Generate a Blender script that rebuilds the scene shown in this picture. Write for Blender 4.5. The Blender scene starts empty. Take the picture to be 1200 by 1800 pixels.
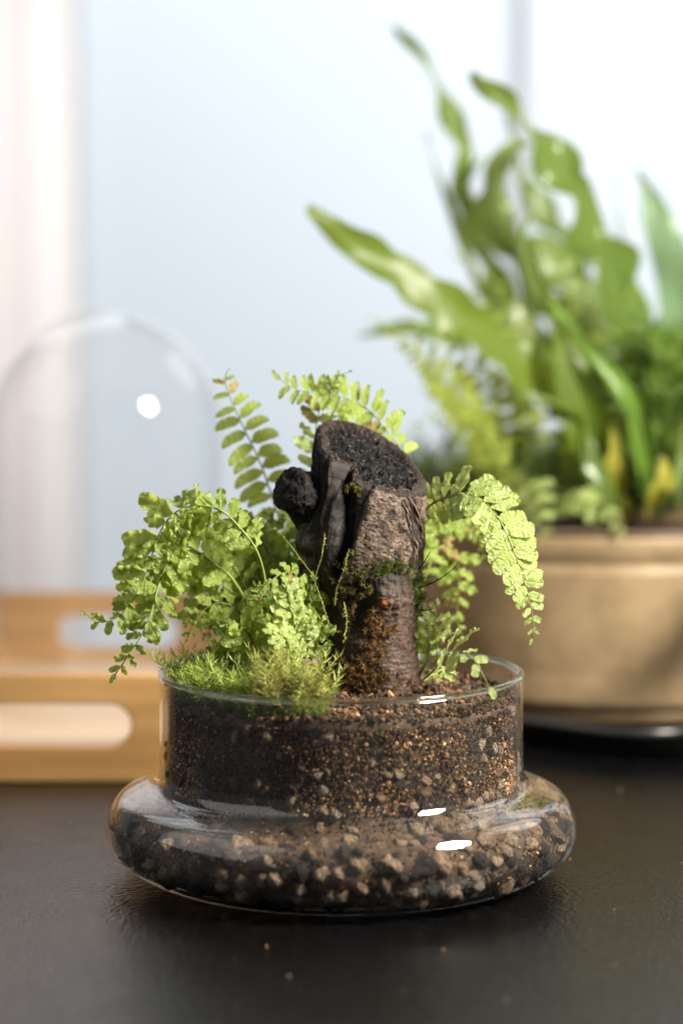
import bpy, bmesh, math, random
import numpy as np
from mathutils import Vector, Matrix

R = math.radians
random.seed(7)
rng = np.random.default_rng(11)
scene = bpy.context.scene
col = scene.collection

# ------------------------------------------------------------------ camera
D, H, TH, F = 0.80, 0.19, 0.0860, 4250.0
cam_d = bpy.data.cameras.new('camera')
cam = bpy.data.objects.new('camera', cam_d)
col.objects.link(cam)
cam.location = (0, -D, H)
cam.rotation_euler = (R(90) - TH, 0, 0)
cam_d.sensor_fit = 'VERTICAL'
cam_d.sensor_height = 36
cam_d.lens = 85
cam_d.clip_start = 0.02
cam_d.clip_end = 50
cam_d.dof.use_dof = True
cam_d.dof.focus_distance = 0.785
cam_d.dof.aperture_fstop = 5.0
cam_d.dof.aperture_blades = 0
scene.camera = cam

# ------------------------------------------------------------------ world, lamps, exposure
w = bpy.data.worlds.new('World')
scene.world = w
w.use_nodes = True
bg = w.node_tree.nodes['Background']
bg.inputs[0].default_value = (0.86, 0.92, 1.0, 1)
bg.inputs[1].default_value = 0.15

def lamp(name, loc, target, power, size, color, shape='DISK', size_y=None, spread=180):
    d = bpy.data.lights.new(name, 'AREA')
    d.energy = power; d.shape = shape; d.size = size; d.color = color
    d.spread = R(spread)
    if size_y: d.size_y = size_y
    o = bpy.data.objects.new(name, d); col.objects.link(o)
    o.location = loc
    o.rotation_euler = (Vector(target) - Vector(loc)).to_track_quat('-Z', 'Y').to_euler()
    return o

lamp('key_softbox', (0.40, -0.20, 0.40), (0.02, 0.0, 0.07), 13.0, 0.15, (1.0, 0.93, 0.82))
lamp('window_back_light', (0.62, 2.55, 1.35), (0.10, 1.3, 0.30), 45.0, 0.9, (0.90, 0.95, 1.0))
lamp('room_fill_right', (1.15, 0.85, 1.10), (0.10, 0.45, 0.20), 5.5, 0.8, (1.0, 0.94, 0.88))  # added fill lamp, brightens the posts and pot plants from the right
lamp('frame_fill_left', (-0.85, 0.70, 0.75), (-0.36, 1.3, 0.30), 1.9, 0.4, (1.0, 0.97, 0.96), spread=70)  # added lamp with narrow spread, only brightens the left window posts
lamp('room_window_left', (-0.95, -0.30, 0.78), (0, 0, 0.05), 4.2, 1.3, (1.0, 0.97, 0.94), 'RECTANGLE', 1.0)
lamp('sheen_lamp_left', (-0.45, 1.10, 1.20), (-0.06, 0.0, 0.0), 5.5, 0.9, (0.90, 0.95, 1.0), 'SQUARE')  # added lamp above the view, gives the table its pale left sheen

scene.render.engine = 'CYCLES'
scene.cycles.use_denoising = True
scene.cycles.transparent_max_bounces = 32
scene.cycles.max_bounces = 12
scene.cycles.caustics_reflective = False
scene.cycles.caustics_refractive = False
scene.cycles.sample_clamp_indirect = 8
scene.view_settings.view_transform = 'Standard'
scene.view_settings.look = 'None'
scene.view_settings.exposure = 0.0
scene.view_settings.gamma = 1.0

# ------------------------------------------------------------------ helpers
def P(px, py, Y):
    """world point at depth Y that the photograph shows at pixel px, py (1200 x 1800)"""
    f = Vector((0, math.cos(TH), -math.sin(TH))); u = Vector((0, math.sin(TH), math.cos(TH)))
    d = f + Vector((1, 0, 0)) * ((px - 600) / F) + u * ((900 - py) / F)
    t = (Y + D) / d.y
    return Vector((0, -D, H)) + d * t

def vnoise(p, seed=0):
    p = np.asarray(p, float)
    i = np.floor(p).astype(np.int64); f = p - i
    u = f * f * (3 - 2 * f)
    out = 0
    for dx in (0, 1):
        for dy in (0, 1):
            for dz in (0, 1):
                h = ((i[:, 0] + dx) * 374761393 + (i[:, 1] + dy) * 668265263 + (i[:, 2] + dz) * 1442695041 + seed * 974711) & 0xffffffff
                h = ((h ^ (h >> 13)) * 1274126177) & 0xffffffff
                v = ((h ^ (h >> 16)) & 0xffffff) / float(0xffffff)
                out = out + v * (u[:, 0] if dx else 1 - u[:, 0]) * (u[:, 1] if dy else 1 - u[:, 1]) * (u[:, 2] if dz else 1 - u[:, 2])
    return out * 2 - 1

def fbm(p, oct=4, seed=0):
    p = np.asarray(p, float); a, s, t = 0.5, 0, 0
    for k in range(oct):
        s = s + a * vnoise(p, seed + k * 17); t += a; p = p * 2.03; a *= 0.5
    return s / t

def sstep(a, b, x):
    t = np.clip((x - a) / (b - a), 0, 1)
    return t * t * (3 - 2 * t)

def mesh(name, verts, faces, smooth=True, vcol=None):
    me = bpy.data.meshes.new(name)
    me.from_pydata([tuple(v) for v in verts], [], [tuple(f) for f in faces])
    if smooth: me.polygons.foreach_set('use_smooth', [True] * len(me.polygons))
    if vcol is not None:
        a = me.attributes.new('tint', 'FLOAT_COLOR', 'POINT')
        c = np.ones((len(verts), 4)); c[:, :3] = vcol
        a.data.foreach_set('color', c.ravel())
    me.update()
    return me

def link(name, me, mat=None, parent=None, loc=None):
    o = bpy.data.objects.new(name, me)
    col.objects.link(o)
    if mat is not None and me is not None and len(me.materials) == 0: me.materials.append(mat)
    if parent is not None: o.parent = parent
    if loc is not None: o.location = loc
    return o

def tag(o, label=None, cat=None, group=None, kind=None):
    if label: o['label'] = label
    if cat: o['category'] = cat
    if group: o['group'] = group
    if kind: o['kind'] = kind
    return o

def thing(name, label, cat, loc=(0, 0, 0), group=None):
    o = bpy.data.objects.new(name, None); col.objects.link(o)
    o.location = loc; o.empty_display_size = 0.01
    return tag(o, label, cat, group)

def spline(pts, n):
    pts = [Vector(p) for p in pts]
    q = [pts[0] * 2 - pts[1]] + pts + [pts[-1] * 2 - pts[-2]]
    dense = []
    for i in range(1, len(q) - 2):
        for k in range(24):
            t = k / 24
            a, b, c, d = q[i - 1], q[i], q[i + 1], q[i + 2]
            dense.append(0.5 * ((2 * b) + (c - a) * t + (2 * a - 5 * b + 4 * c - d) * t * t + (3 * b - a - 3 * c + d) * t ** 3))
    dense.append(pts[-1])
    L = [0]
    for i in range(1, len(dense)): L.append(L[-1] + (dense[i] - dense[i - 1]).length)
    out = []; j = 0
    for k in range(n):
        s = L[-1] * k / (n - 1)
        while j < len(L) - 2 and L[j + 1] < s: j += 1
        g = (s - L[j]) / max(1e-9, L[j + 1] - L[j])
        out.append(dense[j].lerp(dense[j + 1], min(1, g)))
    return out

def prof2d(pts, n):
    return [(p.x, p.y) for p in spline([(a, b, 0) for a, b in pts], n)]

def lathe(profile, seg=128):
    v, f = [], []
    n = len(profile)
    for k in range(seg):
        a = 2 * math.pi * k / seg
        for r, z in profile: v.append((r * math.cos(a), r * math.sin(a), z))
    for k in range(seg):
        k2 = (k + 1) % seg
        for i in range(n - 1):
            f.append((k * n + i, k2 * n + i, k2 * n + i + 1, k * n + i + 1))
    return v, f

def tube(pts, rad, sides=6, cap=True):
    """tube along points, rad a list"""
    v, f = [], []
    N = None
    for i, p in enumerate(pts):
        T = (pts[min(i + 1, len(pts) - 1)] - pts[max(i - 1, 0)]).normalized()
        if N is None:
            N = T.orthogonal().normalized()
        else:
            N = (N - T * N.dot(T)).normalized()
        B = T.cross(N)
        for k in range(sides):
            a = 2 * math.pi * k / sides
            v.append(p + (N * math.cos(a) + B * math.sin(a)) * rad[i])
    for i in range(len(pts) - 1):
        for k in range(sides):
            k2 = (k + 1) % sides
            f.append((i * sides + k, i * sides + k2, (i + 1) * sides + k2, (i + 1) * sides + k))
    if cap:
        f.append(tuple(range(sides))[::-1]); f.append(tuple((len(pts) - 1) * sides + k for k in range(sides)))
    return v, f

# ------------------------------------------------------------------ materials
def newmat(name):
    m = bpy.data.materials.new(name); m.use_nodes = True
    nt = m.node_tree; nt.nodes.clear()
    out = nt.nodes.new('ShaderNodeOutputMaterial')
    return m, nt, out

def nd(nt, t, **kw):
    n = nt.nodes.new('ShaderNode' + t)
    for k, v in kw.items():
        if k in n.inputs: n.inputs[k].default_value = v
        else: setattr(n, k, v)
    return n

def ramp(nt, stops):
    r = nt.nodes.new('ShaderNodeValToRGB')
    e = r.color_ramp.elements
    while len(e) < len(stops): e.new(0.5)
    for i, (p, c) in enumerate(stops):
        e[i].position = p; e[i].color = (*c, 1)
    return r

def mixc(nt, fac, a, b):
    m = nt.nodes.new('ShaderNodeMix'); m.data_type = 'RGBA'
    L = nt.links.new
    for sock, val in ((m.inputs[0], fac), (m.inputs[6], a), (m.inputs[7], b)):
        if hasattr(val, 'is_output'): L(val, sock)
        elif isinstance(val, tuple): sock.default_value = (*val, 1)
        else: sock.default_value = val
    return m.outputs[2]

def math_(nt, op, a, b=None, clamp=False):
    m = nt.nodes.new('ShaderNodeMath'); m.operation = op; m.use_clamp = clamp
    for i, val in enumerate((a, b)):
        if val is None: continue
        if hasattr(val, 'is_output'): nt.links.new(val, m.inputs[i])
        else: m.inputs[i].default_value = val
    return m.outputs[0]

def leaf_mat(name, dark, light, trans, tfac=0.42, rough=0.38, veins=True, spec=0.5, bump=0.35, backtone=None):
    m, nt, out = newmat(name); L = nt.links.new
    oi = nd(nt, 'ObjectInfo'); tc = nd(nt, 'TexCoord')
    nz = nd(nt, 'TexNoise', Scale=2.2, Detail=3.0)
    L(tc.outputs['Object'], nz.inputs['Vector'])
    va = nd(nt, 'VectorMath'); va.operation = 'ADD'
    L(tc.outputs['Object'], va.inputs[0]); L(oi.outputs['Location'], va.inputs[1]); L(va.outputs[0], nz.inputs['Vector'])
    f = math_(nt, 'ADD', math_(nt, 'MULTIPLY', oi.outputs['Random'], 0.6), math_(nt, 'MULTIPLY', nz.outputs[0], 0.55))
    f = math_(nt, 'SUBTRACT', f, 0.1, True)
    c = mixc(nt, f, dark, light)
    b = nd(nt, 'Bump', Strength=bump, Distance=0.02)
    if veins:
        sx = nd(nt, 'SeparateXYZ'); L(tc.outputs['Object'], sx.inputs[0])
        ay = math_(nt, 'ABSOLUTE', sx.outputs[1])
        mid = math_(nt, 'SUBTRACT', 1.0, math_(nt, 'MULTIPLY', ay, 42.0), True)
        ph = math_(nt, 'MULTIPLY', math_(nt, 'SUBTRACT', sx.outputs[0], math_(nt, 'MULTIPLY', ay, 0.7)), 44.0)
        sv = math_(nt, 'SINE', ph)
        ve = math_(nt, 'MULTIPLY', math_(nt, 'SUBTRACT', sv, 0.72, True), 1.6)
        vv = math_(nt, 'MAXIMUM', mid, ve, True)
        c = mixc(nt, math_(nt, 'MULTIPLY', vv, 0.30), c, light)
        n2 = nd(nt, 'TexNoise', Scale=9.0, Detail=2.0); L(va.outputs[0], n2.inputs['Vector'])
        hgt = math_(nt, 'SUBTRACT', math_(nt, 'MULTIPLY', n2.outputs[0], 1.2), math_(nt, 'MULTIPLY', vv, 0.5))
        L(hgt, b.inputs['Height'])
    else:
        n2 = nd(nt, 'TexNoise', Scale=60.0, Detail=3.0); L(tc.outputs['Object'], n2.inputs['Vector'])
        L(n2.outputs[0], b.inputs['Height']); b.inputs['Distance'].default_value = 0.002
    p = nd(nt, 'BsdfPrincipled', Roughness=rough); p.inputs['Specular IOR Level'].default_value = spec
    L(c, p.inputs['Base Color']); L(b.outputs[0], p.inputs['Normal'])
    t = nd(nt, 'BsdfTranslucent')
    tcx = mixc(nt, f, tuple(x * 0.6 for x in trans), trans); L(tcx, t.inputs[0])
    mx = nd(nt, 'MixShader'); mx.inputs[0].default_value = tfac
    L(p.outputs[0], mx.inputs[1]); L(t.outputs[0], mx.inputs[2]); L(mx.outputs[0], out.inputs[0])
    return m

def tint_mat(name, rough=0.6, spec=0.4, trans=0.0, bump_scale=None, bump=0.3, bdist=0.0005):
    m, nt, out = newmat(name); L = nt.links.new
    a = nd(nt, 'Attribute', attribute_name='tint')
    p = nd(nt, 'BsdfPrincipled', Roughness=rough); p.inputs['Specular IOR Level'].default_value = spec
    L(a.outputs[0], p.inputs['Base Color'])
    if bump_scale:
        tc = nd(nt, 'TexCoord'); n = nd(nt, 'TexNoise', Scale=bump_scale, Detail=5.0, Roughness=0.65)
        L(tc.outputs['Object'], n.inputs['Vector'])
        b = nd(nt, 'Bump', Strength=bump, Distance=bdist); L(n.outputs[0], b.inputs['Height']); L(b.outputs[0], p.inputs['Normal'])
    if trans:
        t = nd(nt, 'BsdfTranslucent'); L(a.outputs[0], t.inputs[0])
        mx = nd(nt, 'MixShader'); mx.inputs[0].default_value = trans
        L(p.outputs[0], mx.inputs[1]); L(t.outputs[0], mx.inputs[2]); L(mx.outputs[0], out.inputs[0])
    else: L(p.outputs[0], out.inputs[0])
    return m

def thin_glass(name, tintc=(0.97, 0.96, 0.94), dust=0.02, dust_scale=40, f0=0.042, film=(0.8, 0.78, 0.74)):
    """clear thin wall: straight transmission plus a Fresnel reflection, with a dusty film in patches"""
    m, nt, out = newmat(name); L = nt.links.new
    lw = nd(nt, 'LayerWeight', Blend=0.5)
    fr = math_(nt, 'ADD', math_(nt, 'MULTIPLY', math_(nt, 'POWER', lw.outputs['Facing'], 5.0), 1 - f0), f0, True)
    tr = nd(nt, 'BsdfTransparent'); tr.inputs[0].default_value = (*tintc, 1)
    gl = nd(nt, 'BsdfGlossy', Roughness=0.015)
    gl.inputs[0].default_value = (1, 1, 1, 1)
    mx = nd(nt, 'MixShader'); L(fr, mx.inputs[0]); L(tr.outputs[0], mx.inputs[1]); L(gl.outputs[0], mx.inputs[2])
    tc = nd(nt, 'TexCoord'); n = nd(nt, 'TexNoise', Scale=dust_scale, Detail=6.0, Roughness=0.7)
    L(tc.outputs['Object'], n.inputs['Vector'])
    dv = math_(nt, 'MULTIPLY', math_(nt, 'SUBTRACT', n.outputs[0], 0.35, True), dust * 4)
    df = nd(nt, 'BsdfDiffuse'); df.inputs[0].default_value = (*film, 1)
    tl = nd(nt, 'BsdfTranslucent'); tl.inputs[0].default_value = (*film, 1)
    md = nd(nt, 'MixShader'); md.inputs[0].default_value = 0.5; L(df.outputs[0], md.inputs[1]); L(tl.outputs[0], md.inputs[2])
    m2 = nd(nt, 'MixShader'); L(dv, m2.inputs[0]); L(mx.outputs[0], m2.inputs[1]); L(md.outputs[0], m2.inputs[2])
    L(m2.outputs[0], out.inputs[0])
    return m

def plain(name, c, rough=0.5, spec=0.5, noise=None, namp=0.2, bump=None, bscale=200, bdist=0.0004, coat=0.0):
    m, nt, out = newmat(name); L = nt.links.new
    p = nd(nt, 'BsdfPrincipled', Roughness=rough); p.inputs['Specular IOR Level'].default_value = spec
    p.inputs['Base Color'].default_value = (*c, 1); p.inputs['Coat Weight'].default_value = coat
    tc = nd(nt, 'TexCoord')
    if noise:
        n = nd(nt, 'TexNoise', Scale=noise, Detail=5.0); L(tc.outputs['Object'], n.inputs['Vector'])
        L(mixc(nt, n.outputs[0], tuple(x * (1 - namp) for x in c), tuple(min(1, x * (1 + namp)) for x in c)), p.inputs['Base Color'])
    if bump:
        n = nd(nt, 'TexNoise', Scale=bscale, Detail=4.0); L(tc.outputs['Object'], n.inputs['Vector'])
        b = nd(nt, 'Bump', Strength=bump, Distance=bdist); L(n.outputs[0], b.inputs['Height']); L(b.outputs[0], p.inputs['Normal'])
    L(p.outputs[0], out.inputs[0])
    return m

# ------------------------------------------------------------------ setting: table, window
def table_mat():
    m, nt, out = newmat('black_tabletop'); L = nt.links.new
    tc = nd(nt, 'TexCoord')
    v = nd(nt, 'TexVoronoi', Scale=620.0); L(tc.outputs['Object'], v.inputs['Vector'])
    n = nd(nt, 'TexNoise', Scale=900.0, Detail=4.0); L(tc.outputs['Object'], n.inputs['Vector'])
    n2 = nd(nt, 'TexNoise', Scale=45.0, Detail=5.0); L(tc.outputs['Object'], n2.inputs['Vector'])
    h = math_(nt, 'ADD', math_(nt, 'MULTIPLY', v.outputs['Distance'], 0.8), math_(nt, 'MULTIPLY', n.outputs[0], 0.7))
    b = nd(nt, 'Bump', Strength=0.8, Distance=0.0004); L(h, b.inputs['Height'])
    p = nd(nt, 'BsdfPrincipled'); p.inputs['Specular IOR Level'].default_value = 0.32
    r = nt.nodes.new('ShaderNodeMapRange'); L(n2.outputs[0], r.inputs[0])
    r.inputs[1].default_value = 0.3; r.inputs[2].default_value = 0.7; r.inputs[3].default_value = 0.18; r.inputs[4].default_value = 0.27
    L(r.outputs[0], p.inputs['Roughness'])
    L(mixc(nt, n2.outputs[0], (0.0012, 0.0012, 0.0013), (0.0024, 0.0022, 0.0022)), p.inputs['Base Color'])
    L(b.outputs[0], p.inputs['Normal']); L(p.outputs[0], out.inputs[0])
    return m

def box(name, x0, x1, y0, y1, z0, z1, mat, parent=None, bev=0.001, seg=2, origin=None):
    bm = bmesh.new()
    bmesh.ops.create_cube(bm, size=1)
    ox, oy, oz = origin or (0, 0, 0)
    for v in bm.verts:
        v.co = Vector((x0 + (v.co.x + .5) * (x1 - x0) - ox, y0 + (v.co.y + .5) * (y1 - y0) - oy, z0 + (v.co.z + .5) * (z1 - z0) - oz))
    if bev: bmesh.ops.bevel(bm, geom=bm.edges[:], offset=bev, segments=seg, affect='EDGES')
    me = bpy.data.meshes.new(name); bm.to_mesh(me); bm.free()
    return link(name, me, mat, parent)

tag(box('table_top', -0.41, 0.75, -0.78, 0.52, -0.03, 0.0, table_mat(), bev=0.003), 'black leather textured table top under the jars', kind='structure')

WY = 1.30
win = thing('window', 'pale frosted window with white posts behind the plants', 'window', (0, WY, 0))
m_white = plain('white_paint', (0.82, 0.79, 0.78), 0.45, 0.4, noise=6, namp=0.03)
def pane_mat():
    m, nt, out = newmat('frosted_glass'); L = nt.links.new
    t = nd(nt, 'BsdfTranslucent'); t.inputs[0].default_value = (0.92, 0.94, 0.95, 1)
    g = nd(nt, 'BsdfGlossy', Roughness=0.35)
    mx = nd(nt, 'MixShader'); mx.inputs[0].default_value = 0.03
    L(t.outputs[0], mx.inputs[1]); L(g.outputs[0], mx.inputs[2]); L(mx.outputs[0], out.inputs[0])
    return m
m_pane = pane_mat()
def wx(px): return P(px, 600, WY).x
xa, xb, xc, xd = wx(140), wx(908), wx(919), 0.80
o3 = (0, WY, 0)
box('pane', xa, xb, WY, WY + .006, -0.30, 1.0, m_pane, win, bev=0, origin=o3)
box('pane', xc, xd, WY, WY + .006, -0.30, 1.0, m_pane, win, bev=0, origin=o3)
box('mullion', xb, xc, WY - .012, WY + .02, -0.30, 1.0, m_white, win, bev=0.003, origin=o3)
box('window_post', wx(55), xa, WY - .006, WY + .02, -0.30, 1.0, m_white, win, bev=0.002, origin=o3)
box('window_frame', -0.80, wx(55), WY - .002, WY + .02, -0.30, 1.0, plain('off_white_paint', (0.74, 0.68, 0.67), 0.5, 0.3, noise=5, namp=0.03), win, bev=0.003, origin=o3)

# ------------------------------------------------------------------ glass terrarium
outer = prof2d([(0.0005, 0.0), (0.030, 0.0), (0.055, 0.0), (0.0635, 0.0008), (0.0712, 0.0040), (0.0768, 0.0092), (0.0785, 0.0150), (0.0776, 0.0212),
                (0.0742, 0.0264), (0.0685, 0.0289), (0.0634, 0.0303), (0.0612, 0.0332), (0.0607, 0.0400), (0.0606, 0.0540), (0.0606, 0.0668)], 90)
def offset_profile(pr, d):
    out = []
    for i, (r, z) in enumerate(pr):
        a = pr[max(i - 1, 0)]; b = pr[min(i + 1, len(pr) - 1)]
        tx, tz = b[0] - a[0], b[1] - a[1]; l = math.hypot(tx, tz) or 1
        nx, nz = -tz / l, tx / l       # inward
        dd = d(z) if callable(d) else d
        out.append((max(0.0004, r + nx * dd), z + nz * dd))
    return out
inner = offset_profile(outer, 0.0017)
m_glass = thin_glass('clear_jar_glass', (0.955, 0.945, 0.925), dust=0.016, dust_scale=85)
jar = thing('glass_jar', 'round clear glass terrarium jar with bulging foot and open rim', 'glass jar')
ring = outer + inner[::-1]
v, f = lathe(ring, 160)
link('jar_body', mesh('jar_body', v, f), m_glass, jar)
def glass_bsdf(name, c=(0.97, 0.98, 0.97)):
    m, nt, out = newmat(name)
    g = nd(nt, 'BsdfGlass', Roughness=0.02, IOR=1.47); g.inputs[0].default_value = (*c, 1)
    t = nd(nt, 'BsdfTransparent'); mx = nd(nt, 'MixShader'); mx.inputs[0].default_value = 0.35
    nt.links.new(g.outputs[0], mx.inputs[1]); nt.links.new(t.outputs[0], mx.inputs[2]); nt.links.new(mx.outputs[0], out.inputs[0])
    return m
m_rim = glass_bsdf('rim_glass')
rp = []
for k in range(17):
    a = 2 * math.pi * k / 16
    rp.append((0.05985 + 0.00108 * math.cos(a), 0.0673 + 0.0010 * math.sin(a)))
v, f = lathe(rp, 160)
link('jar_rim', mesh('jar_rim', v, f), m_rim, jar)

# ------------------------------------------------------------------ soil and stones in the jar
soil_line = offset_profile(outer, lambda z: 0.0026 + 0.0030 * math.exp(-((z - 0.0290) / 0.0028) ** 2))
sp = [(r, z) for r, z in soil_line if z < 0.0600]
def soil_h(x, y):
    p = np.stack([np.asarray(x) * 90, np.asarray(y) * 90, np.zeros_like(np.asarray(x))], 1)
    return 0.0600 + 0.0016 * fbm(p, 3, 5) + 0.0030 * np.exp(-((np.asarray(x) + 0.028) ** 2 + (np.asarray(y) + 0.005) ** 2) / 0.0006)
seg = 220
sv, sf = [], []
pr = sp + [(sp[-1][0] * k, 0.0605) for k in (0.98, 0.93, 0.86, 0.78, 0.7, 0.62, 0.54, 0.46, 0.38, 0.3, 0.22, 0.14, 0.06, 0.004)]
v, f = lathe(pr, seg)
v = np.array(v)
n = fbm(v * 420, 4, 3)
rr = np.hypot(v[:, 0], v[:, 1]) + 1e-9
k = 1 - np.clip(n + 0.35, 0, 1.2) * 0.0017 / np.maximum(rr, 0.01)
top = v[:, 2] > 0.0602
v[~top, 0] *= k[~top]; v[~top, 1] *= k[~top]
v[top, 2] = soil_h(v[top, 0], v[top, 1]) + 0.0007 * n[top]
def soil_mat():
    m, nt, out = newmat('dark_soil'); L = nt.links.new
    tc = nd(nt, 'TexCoord')
    n1 = nd(nt, 'TexNoise', Scale=420.0, Detail=6.0, Roughness=0.7); L(tc.outputs['Object'], n1.inputs['Vector'])
    r = ramp(nt, [(0.30, (0.017, 0.010, 0.006)), (0.52, (0.062, 0.036, 0.020)), (0.68, (0.145, 0.085, 0.045)), (0.8, (0.24, 0.155, 0.09))])
    L(n1.outputs[0], r.inputs[0])
    b = nd(nt, 'Bump', Strength=0.7, Distance=0.0008); L(n1.outputs[0], b.inputs['Height'])
    p = nd(nt, 'BsdfPrincipled', Roughness=0.75); L(r.outputs[0], p.inputs['Base Color']); L(b.outputs[0], p.inputs['Normal'])
    L(p.outputs[0], out.inputs[0])
    return m
m_soil = soil_mat()
soil = link('potting_soil', mesh('potting_soil', v, f), m_soil)
tag(soil, 'dark crumbly potting soil with tan grit filling the glass jar', 'soil')

def ico(sub, jitter, seed, flat=1.0):
    bm = bmesh.new(); bmesh.ops.create_icosphere(bm, subdivisions=sub, radius=1)
    vs = np.array([v.co[:] for v in bm.verts]); fs = [[v.index for v in f.verts] for f in bm.faces]; bm.free()
    nn = fbm(vs * 1.3 + seed * 7.1, 3, seed)
    vs = vs * (1 + jitter * nn)[:, None]
    vs[:, 2] *= flat
    return vs, fs

def stone_mat():
    m, nt, out = newmat('tan_grit_stone'); L = nt.links.new
    oi = nd(nt, 'ObjectInfo'); tc = nd(nt, 'TexCoord')
    r = ramp(nt, [(0.0, (0.022, 0.015, 0.011)), (0.22, (0.05, 0.034, 0.024)), (0.36, (0.20, 0.13, 0.08)), (0.52, (0.50, 0.33, 0.20)), (0.86, (0.66, 0.49, 0.33)), (1.0, (0.42, 0.34, 0.26))])
    L(oi.outputs['Random'], r.inputs[0])
    n = nd(nt, 'TexNoise', Scale=2.3, Detail=6.0, Roughness=0.65)
    va = nd(nt, 'VectorMath'); va.operation = 'ADD'; L(tc.outputs['Object'], va.inputs[0]); L(oi.outputs['Location'], va.inputs[1])
    vm = nd(nt, 'VectorMath'); vm.operation = 'SCALE'; vm.inputs[3].default_value = 400; L(oi.outputs['Location'], vm.inputs[0]); L(vm.outputs[0], va.inputs[1])
    L(va.outputs[0], n.inputs['Vector'])
    rr = ramp(nt, [(0.35, (0.28, 0.25, 0.22)), (0.6, (1, 1, 1))]); L(n.outputs[0], rr.inputs[0])
    mm = nt.nodes.new('ShaderNodeMix'); mm.data_type = 'RGBA'; mm.blend_type = 'MULTIPLY'; mm.inputs[0].default_value = 0.9
    L(r.outputs[0], mm.inputs[6]); L(rr.outputs[0], mm.inputs[7])
    b = nd(nt, 'Bump', Strength=0.8, Distance=0.25); L(n.outputs[0], b.inputs['Height'])
    p = nd(nt, 'BsdfPrincipled', Roughness=0.8); L(mm.outputs[2], p.inputs['Base Color']); L(b.outputs[0], p.inputs['Normal'])
    L(p.outputs[0], out.inputs[0])
    return m
m_stone = stone_mat()
stone_me = []
for s in range(14):
    vs, fs = ico(2, 0.95, s + 1)
    me = mesh('stone', vs, fs); me.materials.append(m_stone); stone_me.append(me)

sl = np.array(sp)
seglen = np.hypot(np.diff(sl[:, 0]), np.diff(sl[:, 1])); area = seglen * sl[:-1, 0]
def sample_wall(n, zlo, zhi, front=True):
    m = (sl[:-1, 1] >= zlo) & (sl[:-1, 1] <= zhi) & (sl[:-1, 0] > 0.04)
    w_ = area * m; i = rng.choice(len(w_), n, p=w_ / w_.sum())
    g = rng.random(n)
    r = sl[i, 0] * (1 - g) + sl[i + 1, 0] * g; z = sl[i, 1] * (1 - g) + sl[i + 1, 1] * g
    tx = sl[i + 1, 0] - sl[i, 0]; tz = sl[i + 1, 1] - sl[i, 1]; l = np.hypot(tx, tz)
    nr, nz = -tz / l, tx / l
    a = -math.pi / 2 + (rng.random(n) - .5) * (R(230) if front else 2 * math.pi)
    return r, z, nr, nz, a
def place_on_wall(n, zlo, zhi, sizes, front=True, depth=0.8):
    r, z, nr, nz, a = sample_wall(n, zlo, zhi, front)
    r = r + nr * (sizes * depth - 0.0008); z = z + nz * (sizes * depth - 0.0008)
    return np.stack([r * np.cos(a), r * np.sin(a), np.maximum(z, sizes * 0.6 + 0.002)], 1)
def spaced(pts, sizes, k):
    keep = []
    for i in range(len(pts)):
        ok = True
        for j in keep:
            d = pts[i] - pts[j]
            if d @ d < (0.72 * (sizes[i] + sizes[j])) ** 2: ok = False; break
        if ok: keep.append(i)
        if len(keep) >= k: break
    return keep
sz = np.sort(rng.gamma(1.7, 0.00075, 1400) + 0.0008)[::-1]; sz = np.clip(sz, 0.0008, 0.0047)
ps = place_on_wall(1400, 0.003, 0.0262, sz, depth=0.75)
ordr = rng.permutation(520); ps, sz = ps[ordr], sz[ordr]
kb = spaced(ps, sz, 205)
sz2 = np.sort(rng.gamma(2.0, 0.00035, 800) + 0.0008)[::-1]; sz2 = np.clip(sz2, 0.0007, 0.0021)
ps2 = place_on_wall(800, 0.0300, 0.0560, sz2, depth=0.7)
# grit thins out towards the top of the neck
ok2 = rng.random(800) < np.interp(ps2[:, 2], [0.030, 0.040, 0.056], [1.0, 0.7, 0.25])
ps2, sz2 = ps2[ok2], sz2[ok2]
kn = spaced(ps2, sz2, 92)
for p_, s_ in [(ps[i], sz[i]) for i in kb] + [(ps2[i], sz2[i]) for i in kn]:
    o = link('stone', random.choice(stone_me), None, soil)
    o.location = p_
    o.rotation_euler = [random.uniform(0, 6.28) for _ in range(3)]
    q = random.uniform(0.8, 1.2)
    o.scale = (s_ * q, s_ / q * random.uniform(.8, 1.1), s_ * random.uniform(0.75, 1.1))

def scatter_mesh(pts, sizes, cols, sub=1, nvar=10, jit=0.5):
    V, Fc, C = [], [], []
    base = [ico(sub, jit, 40 + s) for s in range(nvar)]
    off = 0
    for i in range(len(pts)):
        vs, fs = base[i % nvar]
        q = np.linalg.qr(rng.normal(size=(3, 3)))[0]
        s3 = sizes[i] * np.array([1, rng.uniform(.65, 1), rng.uniform(.55, 1)])
        V.append((vs * s3) @ q + pts[i]); Fc += [[a + off for a in fa] for fa in fs]
        C.append(np.repeat(cols[i][None], len(vs), 0)); off += len(vs)
    return np.concatenate(V), Fc, np.concatenate(C)
pal = np.array([[.016, .010, .006], [.036, .021, .012], [.076, .044, .024], [.145, .086, .044], [.24, .15, .08], [.36, .24, .15], [.48, .36, .24], [.10, .10, .03]]) * np.array([1.10, 1.0, .88])
def cols_for(n, probs):
    c = pal[rng.choice(len(pal), n, p=np.array(probs) / sum(probs))]
    return c * rng.uniform(.75, 1.25, (n, 1))
n1 = 8500
s1 = np.clip(rng.gamma(2, .00022, n1) + .0003, .0003, .0013)
p1 = place_on_wall(n1, 0.0015, 0.0285, s1 + .0004, depth=1.25)
c1 = cols_for(n1, [8, 6, 4, 2, 1, .6, .4, .3])
n2 = 11000
s2 = np.clip(rng.gamma(2, .00013, n2) + .00018, .00018, .0009)
p2 = place_on_wall(n2, 0.0285, 0.0600, s2, depth=0.9)
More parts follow.
